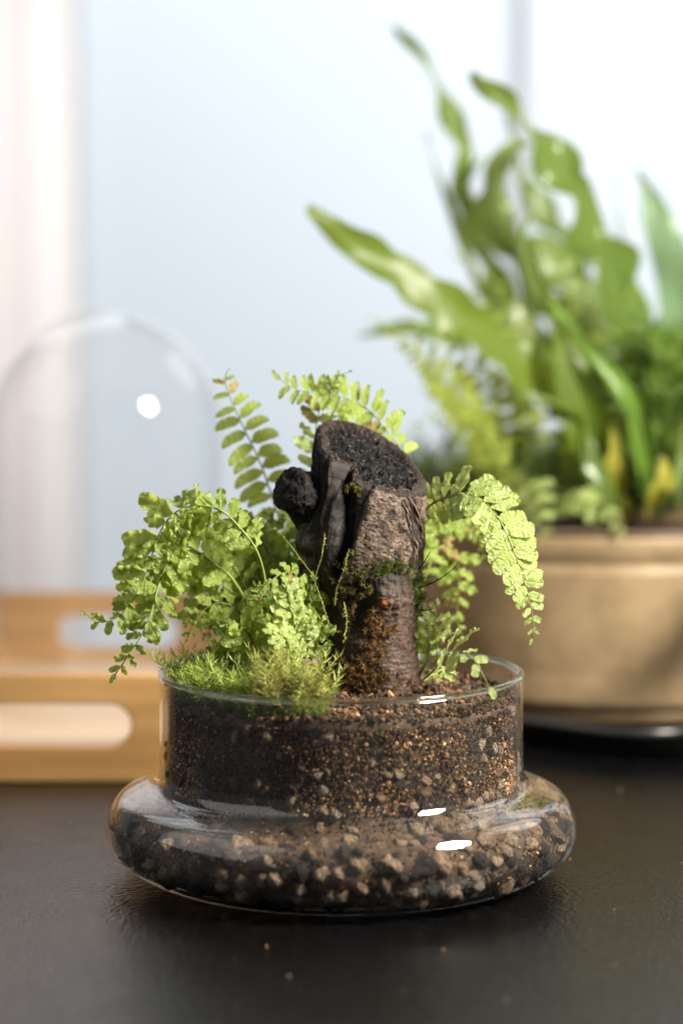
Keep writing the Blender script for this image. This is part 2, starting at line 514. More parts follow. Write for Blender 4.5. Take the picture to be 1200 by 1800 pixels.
zt = np.clip((p2[:, 2] - .030) / .030, 0, 1)
lo_ = cols_for(n2, [2, 3, 5, 5, 4, 3, 1.5, 1.2]); hi_ = cols_for(n2, [5, 6, 5, 3, .8, .3, .2, .4])
c2 = np.where((rng.random(n2) < zt ** 0.8)[:, None], hi_, lo_)
c2 = c2 * (0.30 + 1.25 * sstep(-.35, .40, fbm(p2 * 95, 3, 401)))[:, None] * (0.80 + .45 * (1 - zt))[:, None]
c1 = c1 * (0.45 + 0.95 * sstep(-.35, .40, fbm(p1 * 80, 3, 411)))[:, None]
n3 = 3200
a3 = rng.random(n3) * 2 * math.pi; r3 = 0.0575 * np.sqrt(rng.random(n3))
x3, y3 = r3 * np.cos(a3), r3 * np.sin(a3); s3_ = np.clip(rng.gamma(2, .00025, n3) + .0003, .0003, .0016)
p3 = np.stack([x3, y3, soil_h(x3, y3) + s3_ * .3], 1)
c3 = cols_for(n3, [4, 5, 5, 3, .6, .2, .1, .1])
n4 = 1500
a4 = rng.random(n4) * 2 * math.pi; r4 = rng.uniform(.0548, .0574, n4); s4 = np.clip(rng.gamma(2, .0002, n4) + .0002, .0002, .0010)
p4 = np.stack([r4 * np.cos(a4), r4 * np.sin(a4), .0597 + rng.uniform(-.0006, .0012, n4)], 1)
c4 = cols_for(n4, [4, 6, 5, 3, .6, .2, .1, .1])
v, f, c = scatter_mesh(np.concatenate([p1, p2, p3, p4]), np.concatenate([s1, s2, s3_, s4]), np.concatenate([c1, c2, c3, c4]))
m_grain = tint_mat('soil_grain', 0.8, 0.3)
g = link('soil_grain', mesh('soil_grain', v, f, False, c), m_grain, soil)
g['kind'] = 'stuff'

# ------------------------------------------------------------------ tree stump
SIL = np.array([[735, 560, 742], [800, 553, 748], [850, 550, 749], [900, 536, 746], [950, 523, 744], [1000, 534, 741],
                [1050, 546, 738], [1100, 555, 736], [1150, 561, 736], [1200, 569, 737], [1280, 572, 738]], float)
TY = 0.010
def stump():
    NT, NV = 440, 400
    th = np.linspace(0, 2 * np.pi, NT, endpoint=False)
    vv = np.linspace(0, 1, NV)
    T, V = np.meshgrid(th, vv, indexing='ij')
    T, V = T.ravel(), V.ravel()
    ytop = 803 + 0.45 * 97 * np.cos(T) - 0.45 * 97 * np.sin(T)
    ytop = ytop + 5 * fbm(np.stack([np.cos(T) * 3, np.sin(T) * 3, T * 0], 1), 3, 9)
    ybot = 1285.0
    y = ybot + (ytop - ybot) * V
    xl = np.interp(y, SIL[:, 0], SIL[:, 1]); xr = np.interp(y, SIL[:, 0], SIL[:, 2])
    cx, Rr = (xl + xr) / 2, (xr - xl) / 2
    front = sstep(0.15, -0.25, np.sin(T))
    x = cx + Rr * np.cos(T)
    q = np.stack([np.cos(T) * 90, np.sin(T) * 90, y], 1)       # px-like solid coordinates
    wob = fbm(q / 28, 3, 21); wob2 = fbm(q / 28, 3, 33)
    xn, yn = x + 7 * wob, y + 9 * wob2
    streak = fbm(np.stack([q[:, 0] / 5.5, q[:, 1] / 5.5, q[:, 2] / 70], 1), 4, 51)
    fine = fbm(q / 4.0, 3, 61); med = fbm(q / 14, 4, 71); big = fbm(q / 50, 3, 81)
    # horizontal lenticel ridges of the lower bark
    lent = fbm(np.stack([q[:, 0] / 16, q[:, 1] / 16, q[:, 2] / 3.4], 1), 3, 91)
    # plate of pale bark
    xb = np.interp(yn, [835, 855, 880, 930, 970, 1000, 1030], [668, 652, 640, 626, 613, 600, 592])
    yt = np.interp(xn, [640, 660, 680, 700, 720, 750], [850, 846, 858, 872, 876, 868])
    yb = np.interp(xn, [590, 640, 670, 700, 745], [1016, 1010, 1000, 996, 1022])
    plate = sstep(-1.5, 2.5, xn - xb) * sstep(-2, 2.5, yn - yt) * sstep(-6, 8, yb - yn) * front
    # crack in the plate on the right
    xcr = np.interp(yn, [872, 890, 930, 960, 985, 1000], [706, 712, 722, 727, 722, 724])
    crack = np.exp(-((xn - xcr) / 4.2) ** 2) * sstep(872, 885, yn) * sstep(1002, 985, yn) * front
    xc2 = np.interp(yn, [865, 900, 950], [718, 731, 741])
    crack2 = np.exp(-((xn - xc2) / 4.5) ** 2) * sstep(868, 880, yn) * sstep(955, 930, yn) * front
    strip = sstep(0, 3, xn - xcr - 2) * sstep(0, 3, xc2 - 2 - xn) * sstep(880, 895, yn) * sstep(975, 950, yn) * front
    # long gouge on the left and the torn wood on its right
    xg = np.interp(y, [730, 760, 800, 850, 900, 950, 1000, 1040], [578, 584, 596, 604, 607, 603, 594, 588])
    wg = np.interp(y, [740, 800, 900, 980, 1030], [7, 10, 14, 13, 5])
    gouge = np.exp(-((xn * .5 + x * .5 - xg) / wg) ** 2) * sstep(1040, 985, y) * front
    rec = sstep(2, 8, x - xg) * sstep(6, -6, xn - xb) * sstep(1000, 960, y) * sstep(770, 800, y) * front
    xg2 = np.interp(y, [870, 1000], [549, 553])
    gouge2 = np.exp(-((xn - xg2) / 4.0) ** 2) * sstep(800, 850, y) * sstep(1030, 990, y) * front
    leftbark = sstep(4, -3, xn - xg2) * sstep(850, 890, y) * sstep(1075, 1030, y) * front
    # knob and the hollow below it
    knob = np.exp(-(((x - 672) / 34) ** 2 + ((y - 1040) / 38) ** 2)) * front
    cave = np.exp(-(((xn - 617) / 34) ** 2 + ((yn - 1046) / 30) ** 2)) * front
    knob_dent = np.exp(-(((x - 650) / 40) ** 2 + ((y - 1092) / 18) ** 2)) * front  # shallow dent in the bark under the knob
    low = sstep(1050, 1090, y)
    slab = sstep(-.03, .03, fbm(np.stack([q[:, 0] / 15, q[:, 1] / 15, q[:, 2] / 240], 1), 2, 55)) + .6 * sstep(.10, .15, fbm(np.stack([q[:, 0] / 8, q[:, 1] / 8, q[:, 2] / 160], 1), 2, 57))
    lft = sstep(640, 600, x) * (1 - low)
    d = 3.0 * big + 2.4 * med + 1.0 * fine + 4.5 * slab * lft
    d += 4.5 * streak * (1 - plate) * (1 - low)
    d += 3.6 * plate - 8.5 * crack - 11 * crack2 - 1.5 * strip - 34 * gouge - 7 * rec * (1 + .8 * streak) - 8 * gouge2
    d += 3 * leftbark
    d += 22 * knob - 18 * cave - 6 * knob_dent
    d += 1.3 * lent * low + 1.6 * fbm(q / 7, 3, 131) * low + 1.3 * fine * plate
    pits = sstep(0.34, 0.50, fbm(q / 4.6, 2, 101)) * plate
    d -= 1.8 * pits
    d += 3.0 * med * (knob > .3)
    d -= 5 * sstep(0.985, 1.0, V)
    Rn = Rr + d
    Z = np.array([0.0])
    yy = np.linspace(700, 1300, 121); zz = np.array([P(600, a, TY).z for a in yy])
    z = np.interp(y, yy, zz)
    S = F / (D + TY)
    X = (cx - 600 + Rn * np.cos(T)) / S
    Y = TY + Rn * 0.93 * np.sin(T) / S
    co = np.stack([X, Y, z], 1)
    # wood colours, with side light painted into the lower right bark
    dark = np.array([.010, .007, .006]); torn = np.array([.020, .0135, .0115]); plc = np.array([.155, .110, .080]); plc2 = np.array([.050, .034, .025])
    lowc = np.array([.105, .068, .050]); lb = np.array([.105, .084, .068])
    c = dark + (torn - dark) * sstep(-.2, .5, streak)[:, None]
    c = c + np.array([.04, .024, .018]) * (sstep(.35, .7, streak) * (1 - low))[:, None]
    lc = lowc * (0.72 + 0.7 * np.clip(.55 * lent + .8 * fbm(q / 6, 4, 137) + .5 * fbm(q / 2.6, 2, 139), -0.75, 1))[:, None]
    lowm = np.maximum(sstep(1060, 1110, yn) * .35, sstep(985, 1060, yn) * sstep(640, 690, xn + 12 * med))  # right side of the lower bark painted lighter, as lit from the right
    c = c + (lc - c) * lowm[:, None]
    lbc = lb * (0.8 + 0.6 * med + .3 * fine)[:, None]
    c = c + (lbc - c) * (leftbark * sstep(-.25, .1, med + .3 * streak))[:, None]
    pc = plc2 + (plc - plc2) * sstep(-.35, .45, fbm(q / 9, 4, 111) + .8 * fbm(q / 2.6, 2, 117))[:, None]
    c = c + (pc - c) * (plate * (1 - .9 * pits) * (1 - crack) * (1 - crack2) * (1 - .8 * strip))[:, None]
    edge = sstep(0.1, 0.4, plate) * sstep(0.95, 0.6, plate)
    c = c + np.array([.09, .055, .035]) * edge[:, None] * .7
    mossy = sstep(.25, .6, fbm(q / 20, 3, 121)) * sstep(880, 1000, y) * .35
    c = c + (np.array([.045, .05, .015]) - c) * (mossy * (1 - plate * .7))[:, None]
    orange = np.exp(-(((x - 668) / 4) ** 2 + ((y - 1047) / 5) ** 2)) * front
    c = c + (np.array([.55, .17, .07]) - c) * orange[:, None]
    c = np.clip(c, .004, 1)
    idx = np.arange(NT * NV).reshape(NT, NV)
    a = idx; b = np.roll(idx, -1, 0)
    faces = np.stack([a[:, :-1].ravel(), b[:, :-1].ravel(), b[:, 1:].ravel(), a[:, 1:].ravel()], 1).tolist()
    ringi = idx[:, -1]
    ring = co[ringi]
    # cut face
    NR = 70
    cen = ring.mean(0)
    fv = []; fc = []
    nrm = np.array([.42, -.42, 1.0]); nrm /= np.linalg.norm(nrm)
    for k in range(NR + 1):
        s = 1 - k / NR * 0.995
        pt = cen + (ring - cen) * s
        fv.append(pt)
    fv = np.concatenate(fv); s_all = np.repeat(1 - np.arange(NR + 1) / NR * .995, NT)
    qq = fv * S
    bump = 8.0 * fbm(qq / 7.0, 2, 131) + 4.0 * fbm(qq / 20, 3, 141) - 7.0 * sstep(.05, .4, fbm(qq / 9.0, 2, 151))
    lip = sstep(.80, .88, s_all) * sstep(1.0, .95, s_all) * 3.0
    hgt = (bump * sstep(1.0, .86, s_all) - 5 * sstep(.9, .76, s_all) + lip + 0.8 * fbm(qq / 3, 2, 161)) / S
    hgt[s_all > .999] = 0
    fv = fv + nrm * hgt[:, None]
    cc = np.array([.0045, .004, .0038]) + np.array([.022, .013, .010]) * sstep(.15, .6, fbm(qq / 8, 4, 171))[:, None]
    cc = cc + np.array([.03, .019, .015]) * (sstep(.78, .9, s_all))[:, None]
    fi = np.arange(NT * (NR + 1)).reshape(NR + 1, NT)
    fa = fi; fb = np.roll(fi, -1, 1)
    ff = np.stack([fa[:-1].ravel(), fb[:-1].ravel(), fb[1:].ravel(), fa[1:].ravel()], 1).tolist()
    return co, faces, c, fv, ff, np.clip(cc, .004, 1), S

co, faces, cc_, fv, ff, fcol, SPX = stump()
b0 = P(655, 1250, TY)
base = np.array([b0.x, TY, 0.060])
log = thing('tree_stump', 'dark weathered tree stump with slanted cut top standing in the jar', 'tree stump', tuple(base))
m_bark = tint_mat('wet_bark', 0.62, 0.28, bump_scale=1500, bump=0.55, bdist=0.0004)
def cut_mat():
    m, nt, out = newmat('wet_black_wood'); L = nt.links.new
    at = nd(nt, 'Attribute', attribute_name='tint'); tc = nd(nt, 'TexCoord')
    n = nd(nt, 'TexNoise', Scale=1300.0, Detail=3.0, Roughness=.6); L(tc.outputs['Object'], n.inputs['Vector'])
    n2 = nd(nt, 'TexNoise', Scale=850.0, Detail=2.0); L(tc.outputs['Object'], n2.inputs['Vector'])
    wet = ramp(nt, [(.50, (0, 0, 0)), (.58, (1, 1, 1))]); L(n2.outputs[0], wet.inputs[0])
    b = nd(nt, 'Bump', Strength=1.0, Distance=0.0012); L(n.outputs[0], b.inputs['Height'])
    p = nd(nt, 'BsdfPrincipled'); L(at.outputs[0], p.inputs['Base Color']); L(b.outputs[0], p.inputs['Normal'])
    L(math_(nt, 'SUBTRACT', .62, math_(nt, 'MULTIPLY', wet.outputs[0], .48)), p.inputs['Roughness'])
    L(math_(nt, 'ADD', .12, math_(nt, 'MULTIPLY', wet.outputs[0], .55)), p.inputs['Specular IOR Level'])
    L(p.outputs[0], out.inputs[0])
    return m
m_cut = cut_mat()
link('bark', mesh('bark', co - base, faces, True, cc_), m_bark, log)
link('cut_face', mesh('cut_face', fv - base, ff, True, fcol), m_cut, log)

def stub():
    NT, NV = 140, 110
    a0, a1 = P(562, 884, 0.010), P(509, 859, 0.000)
    ax = (a1 - a0); Ln = ax.length; ax.normalize()
    u = ax.cross(Vector((0, 0, 1))).normalized(); w_ = u.cross(ax)
    v = []; c = []
    prof_r = []
    for j in range(NV):
        t = j / (NV - 1)
        if t < .82:
            s = t / .82; r = np.interp(s, [0, .35, .6, .8, 1], [.0120, .0098, .0078, .0070, .0066]); h = s * Ln
        else:
            s = (t - .82) / .18; s = min(s, 1.0); r = .0076 * (1 - s) ** .5 * .999 + .00005; h = Ln + .0022 * s ** .7
        prof_r.append((r, h))
    for k in range(NT):
        a = 2 * math.pi * k / NT
        for r, h in prof_r:
            v.append(a0 + ax * h + (u * math.cos(a) + w_ * math.sin(a)) * r)
    v = np.array([x[:] for x in v]); q = v * SPX
    n = 5.5 * fbm(q / 12, 4, 201) + 2.4 * fbm(q / 4.5, 3, 211)
    cdir = v - np.array((a0 + ax * (Ln * .6))[:]); cdir /= np.linalg.norm(cdir, axis=1)[:, None]
    v = v + cdir * (n / SPX)[:, None]
    col_ = np.array([.008, .006, .0055]) + np.array([.030, .019, .014]) * sstep(.1, .6, fbm(q / 7, 4, 221))[:, None]
    flare = np.tile(np.clip(1 - np.arange(NV) / (NV * .42), 0, 1), NT)
    col_ = col_ + (np.array([.085, .064, .052]) * (0.7 + .8 * fbm(q / 5, 3, 231))[:, None] - col_) * sstep(.1, .6, flare)[:, None]
    idx = np.arange(NT * NV).reshape(NT, NV); b = np.roll(idx, -1, 0)
    f = np.stack([idx[:, :-1].ravel(), b[:, :-1].ravel(), b[:, 1:].ravel(), idx[:, 1:].ravel()], 1).tolist()
    return v, f, col_
v, f, c = stub()
link('branch_stub', mesh('branch_stub', v - base, f, True, c), tint_mat('dry_black_wood', 0.8, 0.25, bump_scale=1500, bump=0.8, bdist=0.0006), log)

def ribbon(pts, widths, normals, wave=0.0, nw=3.0, cup=0.0, nu=40, nv=4, phase=0.0, teeth=0.0, nteeth=0, thick=0.0):
    """leaf or flake blade along pts"""
    sp_ = spline(pts, nu + 1); v = []; uv = []
    N0 = Vector(normals[0]); N1 = Vector(normals[1])
    for i, p in enumerate(sp_):
        t = i / nu
        T = (sp_[min(i + 1, nu)] - sp_[max(i - 1, 0)]).normalized()
        N = N0.lerp(N1, t); N = (N - T * N.dot(T)).normalized(); S_ = T.cross(N)
        wd = widths(t) if callable(widths) else np.interp(t, np.linspace(0, 1, len(widths)), widths)
        for j in range(-nv, nv + 1):
            s = j / nv
            te = 1 + teeth * (1 - max(0, t - .72) / .28) * (abs(math.sin(math.pi * nteeth * t + (0 if j > 0 else .8))) - .5) if nteeth else 1
            off = S_ * (s * wd * te) + N * (cup * s * s * wd + wave * s * abs(s) * math.sin(2 * math.pi * nw * t + phase + (1.3 if j > 0 else 0)) )
            v.append(p + off)
    W = 2 * nv + 1
    f = [(i * W + j, (i + 1) * W + j, (i + 1) * W + j + 1, i * W + j + 1) for i in range(nu) for j in range(W - 1)]
    return v, f

m_flake = plain('bark_flake', (0.11, 0.072, 0.05), 0.7, 0.3, noise=900, namp=0.6, bump=0.6, bscale=1500, bdist=0.0004)
for pts, wd in (([(719, 872, -.0105), (729, 897, -.0095), (738, 925, -.006), (742, 948, -.003)], .0007),
                ([(707, 882, -.0125), (716, 905, -.0122), (722, 935, -.0115)], .0004),
                ([(726, 945, -.0098), (731, 962, -.0092), (728, 985, -.0096)], .0006)):
    P3 = [P(*p) for p in pts]
    v, f = ribbon(P3, [wd * .5, wd, wd * 1.1, wd * .8, wd * .2], [(-.3, -1, .2), (.3, -1, 0)], wave=wd * .5, nw=2.3, cup=.4, nu=30, nv=2)
    o = link('bark_flake', mesh('bark_flake', [a - Vector(base) for a in v], f), m_flake, log)
    md = o.modifiers.new('thickness', 'SOLIDIFY'); md.thickness = 0.0006; md.offset = 0

# ------------------------------------------------------------------ fern leaves
def leaflet_mesh(name, W, n, depth, curl, cup, wave, seed, mat, taper=0.5, nu=30, nv=4, sick=0.0):
    rnd = random.Random(seed); ph = rnd.uniform(0, 6.28)
    v = []; ph2 = rnd.uniform(-.2, .2)
    for i in range(nu + 1):
        t = i / nu
        env = (min(1, t / 0.16)) ** .55 * (1 - max(0, (t - taper) / (1 - taper)) ** 2.2) ** .75
        env = max(env, 0.02)
        for j in range(-nv, nv + 1):
            s = j / nv
            sc = 1 - depth + depth * abs(math.sin(math.pi * n * (t ** .95) + ph2 + (.5 if s > 0 else 0))) ** .55
            y = s * W * (1 + (.18 if s > 0 else 0) * (1 - t)) * env * (1 + (sc - 1) * abs(s) ** 1.5)
            x = t + 0.10 * abs(s) * env
            z = -curl * t * t + cup * s * s * W + wave * W * s * abs(s) * math.sin(6.28 * 2.1 * t + ph) + .05 * W * math.sin(6.28 * n * t) * abs(s)
            v.append((x - sick * .3 * t ** 3, y - sick * t * t, z))
    Wn = 2 * nv + 1
    f = [(i * Wn + j, (i + 1) * Wn + j, (i + 1) * Wn + j + 1, i * Wn + j + 1) for i in range(nu) for j in range(Wn - 1)]
    me = mesh(name, v, f); me.materials.append(mat)
    return me

m_leafA = leaf_mat('fern_leaf_fresh', (0.17, 0.25, 0.030), (0.35, 0.44, 0.10), (0.70, 0.80, 0.14), 0.46, 0.36)
m_leafB = leaf_mat('fern_leaf_pale', (0.26, 0.36, 0.075), (0.44, 0.52, 0.19), (0.74, 0.82, 0.22), 0.42, 0.38)
m_leafC = leaf_mat('fern_leaf_deep', (0.10, 0.16, 0.02), (0.24, 0.33, 0.06), (0.56, 0.68, 0.10), 0.46, 0.32)
m_leafF = leaf_mat('far_fern_leaf', (0.17, 0.24, 0.025), (0.36, 0.43, 0.085), (0.85, 0.90, 0.18), 0.56, 0.45, veins=False)
m_dry = leaf_mat('withered_fern_leaf', (.20, .15, .04), (.36, .30, .09), (.50, .42, .12), .35, .5)
m_stem = plain('green_stem', (0.20, 0.26, 0.05), 0.45, 0.4)
m_stemd = plain('brown_green_stem', (0.10, 0.11, 0.03), 0.5, 0.4)

LV = {}
def variants(key, mat, **kw):
    LV[key] = [leaflet_mesh('leaflet', kw['W'] * random.uniform(.9, 1.1), kw.get('n', 6) + random.choice((-1, 0, 0, 1)), kw.get('depth', .22),
               kw.get('curl', .1) * random.uniform(.3, 1.7), kw.get('cup', .1) * random.uniform(-1, 1.4), kw.get('wave', .25) * random.uniform(.6, 1.4), 100 + i, mat,
               kw.get('taper', .5), kw.get('nu', 30), kw.get('nv', 4), kw.get('sick', 0)) for i in range(kw.get('k', 8))]
variants('pale', m_leafB, W=.26, n=7, depth=.11, curl=.12, cup=.10, wave=.14, taper=.66)
variants('fresh', m_leafA, W=.235, n=5, depth=.24, curl=.22, cup=.25, wave=.32, taper=.6)
variants('smooth', m_leafA, W=.19, n=4, depth=.08, curl=.2, cup=.25, wave=.12, sick=.28)
variants('deep', m_leafC, W=.29, n=5, depth=.30, curl=.2, cup=.2, wave=.45)
variants('bright', m_leafB, W=.26, n=4, depth=.34, curl=.15, cup=.2, wave=.4)
variants('far', m_leafF, W=.21, n=3, depth=.25, curl=.2, cup=.2, wave=.4, nu=12, nv=2, k=6)

DROPS = []
variants('dry', m_dry, W=.24, n=5, depth=.2, curl=.35, cup=.4, wave=.5, k=4)
def frond(parent, pts, pairs, Lmax, key, N0=(0.25, -1, 0.35), N1=None, ang=68, start=.2, end=.985, droop=.15, prof=None, r0=.0005, jit=.15, stem=None, wid=1.0, tip=True, dry=.035):
    """one frond: a rachis tube with leaflets as its children"""
    base_ = Vector(parent.location)
    n = 60
    P3 = spline([P(*p) for p in pts], n)
    v, f = tube([p - base_ for p in P3], [r0 * (1 - .75 * i / (n - 1)) for i in range(n)], 6)
    fr = link('frond', mesh('frond', v, f), stem or m_stem, parent)
    N0 = Vector(N0); N1 = Vector(N1) if N1 else N0
    if prof is None: prof = lambda t: min(1, .55 + 1.6 * t) * (1 - max(0, t - .55) / .45 * .78)
    for i in range(pairs):
        for sd in (-1, 1):
            tt = start + (end - start) * (i + .25 * (sd > 0) + random.uniform(-.08, .08)) / (pairs - .5)
            tt = min(tt, .995)
            k = tt * (n - 1); i0 = min(int(k), n - 2)
            p = P3[i0].lerp(P3[i0 + 1], k - i0)
            T = (P3[min(i0 + 2, n - 1)] - P3[max(i0 - 1, 0)]).normalized()
            N = N0.lerp(N1, tt); N = (N - T * N.dot(T)).normalized(); S_ = T.cross(N) * sd
            A = R(ang - 18 * max(0, tt - .6) / .4 + random.gauss(0, 7))
            d = T * math.cos(A) + S_ * math.sin(A) - N * (droop + random.gauss(0, jit))
            d.normalize()
            Z = N + Vector((random.gauss(0, jit), random.gauss(0, jit), random.gauss(0, jit)))
            Z = (Z - d * Z.dot(d)).normalized(); Yv = Z.cross(d)
            rel = (tt - start) / max(.01, end - start)
            Ln = Lmax * prof(rel) * random.uniform(.88, 1.1)
            M = Matrix.Identity(4)
            for r_ in range(3):
                M[r_][0] = d[r_] * Ln; M[r_][1] = Yv[r_] * Ln * wid * sd; M[r_][2] = Z[r_] * Ln
                M[r_][3] = (p - base_)[r_]
            kk = 'dry' if (key != 'far' and random.random() < dry * (1.8 if rel > .8 else .7)) else key
            o = link('leaflet', random.choice(LV[kk]), None, fr)
            o.matrix_local = M
            if key in ('fresh', 'deep', 'bright', 'pale') and random.random() < .22:
                DROPS.append(np.array((p + d * Ln * random.uniform(.3, .95) + Z * .0003)[:]))
    if tip:
        T = (P3[-1] - P3[-3]).normalized(); N = (N1 - T * N1.dot(T)).normalized(); Yv = N.cross(T)
        Ln = Lmax * prof(1.0) * .9; M = Matrix.Identity(4)
        for r_ in range(3):
            M[r_][0] = T[r_] * Ln; M[r_][1] = Yv[r_] * Ln; M[r_][2] = N[r_] * Ln; M[r_][3] = (P3[-1] - base_)[r_]
        o = link('leaflet', random.choice(LV[key]), None, fr); o.matrix_local = M
    return fr
PX = 1 / 5312.0

# fern at the right of the stump: the long pale frond that arches down
t = thing('fern', 'pale green scalloped fern frond arching right and hanging beside the stump', 'fern', tuple(P(742, 1195, -0.004)), 'ferns growing in the glass jar')
frond(t, [(728, 1190, .024), (722, 1040, .030), (728, 950, .028), (752, 892, .016), (808, 868, .003), (842, 876, -.003), (870, 902, -.007), (893, 945, -.009), (912, 995, -.010), (927, 1045, -.010), (937, 1095, -.009), (934, 1122, -.008)],
      21, 60 * PX, 'pale', (.3, -1, .55), (.35, -1, .2), 72, .44, .985, .0, lambda t: (.82 + .25 * t if t < .35 else .9) * (1 - max(0, t - .62) / .38 * .74), r0=.00055, jit=.15, wid=.98)
# ferns right, behind
t = thing('fern', 'soft focus fern fronds hanging right of the stump behind the long frond', 'fern', tuple(P(735, 1195, .03)), 'ferns growing in the glass jar')
frond(t, [(728, 1190, .03), (735, 1000, .04), (760, 925, .045), (790, 905, .05), (830, 930, .055), (850, 975, .057)], 9, 42 * PX, 'fresh', (.3, -1, .5), None, 66, .5, .98, .1)
frond(t, [(732, 1190, .03), (742, 1040, .038), (770, 965, .042), (800, 970, .046), (806, 1030, .047), (803, 1085, .046), (812, 1118, .045)], 10, 46 * PX, 'fresh', (.2, -1, .4), None, 66, .42, .985, .1)
frond(t, [(730, 1190, .025), (735, 1010, .03), (742, 930, .03), (765, 910, .026), (790, 935, .022)], 6, 40 * PX, 'fresh', (.3, -1, .4), None, 62, .5, .98, .1)
frond(t, [(728, 1190, .035), (750, 960, .05), (790, 925, .06), (850, 930, .066), (905, 945, .07)], 9, 34 * PX, 'fresh', (.1, -.8, .9), None, 66, .45, .98, .1)
frond(t, [(735, 1190, .02), (752, 1140, .016), (762, 1100, .012), (768, 1060, .012)], 5, 44 * PX, 'bright', (.35, -1, .35), None, 58, .3, .98, .1)
frond(t, [(733, 1195, .012), (748, 1165, .008), (755, 1130, .004), (748, 1095, .003)], 4, 36 * PX, 'fresh', (.35, -1, .35), None, 58, .3, .98, .1)
t = thing('fern', 'small young fern with broad leaflets leaning over the right rim of the jar', 'fern', tuple(P(742, 1200, -.012)), 'ferns growing in the glass jar')
frond(t, [(742, 1196, -.012), (765, 1175, -.022), (785, 1152, -.032), (812, 1146, -.040), (832, 1158, -.045), (848, 1186, -.047), (860, 1208, -.047)], 4, 60 * PX, 'pale', (.15, -.9, .8), (.2, -1, .4), 58, .40, .86, .0,
      lambda t: 1.0 if t < .55 else .42, r0=.00035, wid=1.15)
frond(t, [(744, 1198, -.012), (770, 1188, -.012), (800, 1183, -.012)], 3, 22 * PX, 'bright', (.1, -.7, 1), None, 60, .35, .98, .0, r0=.0003)
frond(t, [(744, 1198, -.008), (765, 1183, -.004), (790, 1178, 0)], 3, 24 * PX, 'fresh', (.1, -.7, 1), None, 60, .35, .98, .0, r0=.0003)

# fern behind the stump
t = thing('fern', 'light green fern whose frond crosses above the cut top of the stump', 'fern', tuple(P(640, 1190, .034)), 'ferns growing in the glass jar')
frond(t, [(690, 1190, .034), (720, 950, .040), (722, 830, .036), (704, 790, .034), (684, 763, .033), (660, 733, .032), (632, 710, .031), (598, 697, .030), (560, 690, .029), (524, 686, .028), (494, 668, .027)],
      15, 52 * PX, 'smooth', (.2, -1, .3), None, 72, .60, .985, -.02, lambda t: .95 if t < .45 else .95 - (t - .45) * .75, r0=.0005, jit=.22)
frond(t, [(575, 1190, .034), (552, 900, .036), (553, 800, .034), (558, 735, .032), (574, 690, .030), (592, 664, .028), (612, 654, .026)], 10, 44 * PX, 'bright', (.2, -1, .3), None, 60, .58, .985, .05, r0=.0005, jit=.25, dry=.16)

# upright frond behind the branch stub
t = thing('fern', 'upright fern frond with even curved leaflets rising behind the left branch stub', 'fern', tuple(P(500, 1185, .040)), 'ferns growing in the glass jar')
frond(t, [(500, 1185, .040), (503, 1050, .046), (497, 940, .047), (480, 880, .046), (458, 815, .045), (433, 762, .043), (410, 712, .041), (398, 680, .039), (396, 660, .037), (405, 647, .036)],
      15, 66 * PX, 'smooth', (.1, -1, .5), (.1, -1, .5), 84, .34, .965, .0, lambda t: .9 if t < .7 else .9 - (t - .7) * 2.0, r0=.0006, jit=.10, wid=.95, tip=False)
frond(t, [(505, 1185, .040), (510, 1000, .05), (500, 930, .05), (470, 910, .05), (440, 925, .05)], 8, 46 * PX, 'fresh', (.3, -1, .5), None, 70, .45, .98, .1)

# big arching fern on the left
t = thing('fern', 'big fresh green fern arching left out over the rim of the jar', 'fern', tuple(P(468, 1180, .008)), 'ferns growing in the glass jar')
frond(t, [(470, 1180, .008), (470, 1060, .002), (455, 977, -.004), (420, 926, -.006), (385, 896, -.006), (340, 889, -.004), (303, 905, -.004), (277, 945, -.005), (261, 998, -.006), (242, 1042, -.008), (208, 1084, -.010), (172, 1094, -.010), (155, 1082, -.010)],
      20, 68 * PX, 'fresh', (.3, -.8, .8), (-.1, -1, .3), 66, .34, .985, .12, lambda t: (.62 if t < .25 else .95) * (1 - max(0, t - .66) / .34 * .75), r0=.00055, jit=.28)
frond(t, [(462, 1180, .012), (440, 1080, .008), (410, 1020, .004), (378, 992, 0), (338, 966, -.003), (305, 975, -.005), (282, 1020, -.008), (268, 1070, -.012), (250, 1115, -.014), (226, 1152, -.015), (204, 1184, -.015)],
      16, 60 * PX, 'fresh', (.1, -.9, .6), (-.2, -1, .2), 64, .36, .985, .10, lambda t: 1.0 * (1 - max(0, t - .40) / .60 * .62), r0=.0007, jit=.3)
frond(t, [(468, 1180, .016), (440, 1020, .016), (400, 940, .012), (355, 900, .008), (320, 876, .006), (338, 870, .006)], 11, 54 * PX, 'fresh', (.1, -.8, .8), None, 62, .45, .985, .1, jit=.3)
frond(t, [(470, 1180, .018), (440, 1100, .020), (410, 1045, .022), (375, 1040, .022), (345, 1068, .022), (325, 1088, .021), (310, 1086, .021)], 9, 52 * PX, 'deep', (.1, -1, .5), None, 66, .36, .98, .12, jit=.3)
frond(t, [(468, 1180, .014), (452, 1090, .012), (420, 1010, .010), (375, 965, .008), (330, 1000, .004), (296, 1050, .0)], 11, 56 * PX, 'fresh', (.1, -1, .5), None, 66, .38, .98, .12, jit=.3)

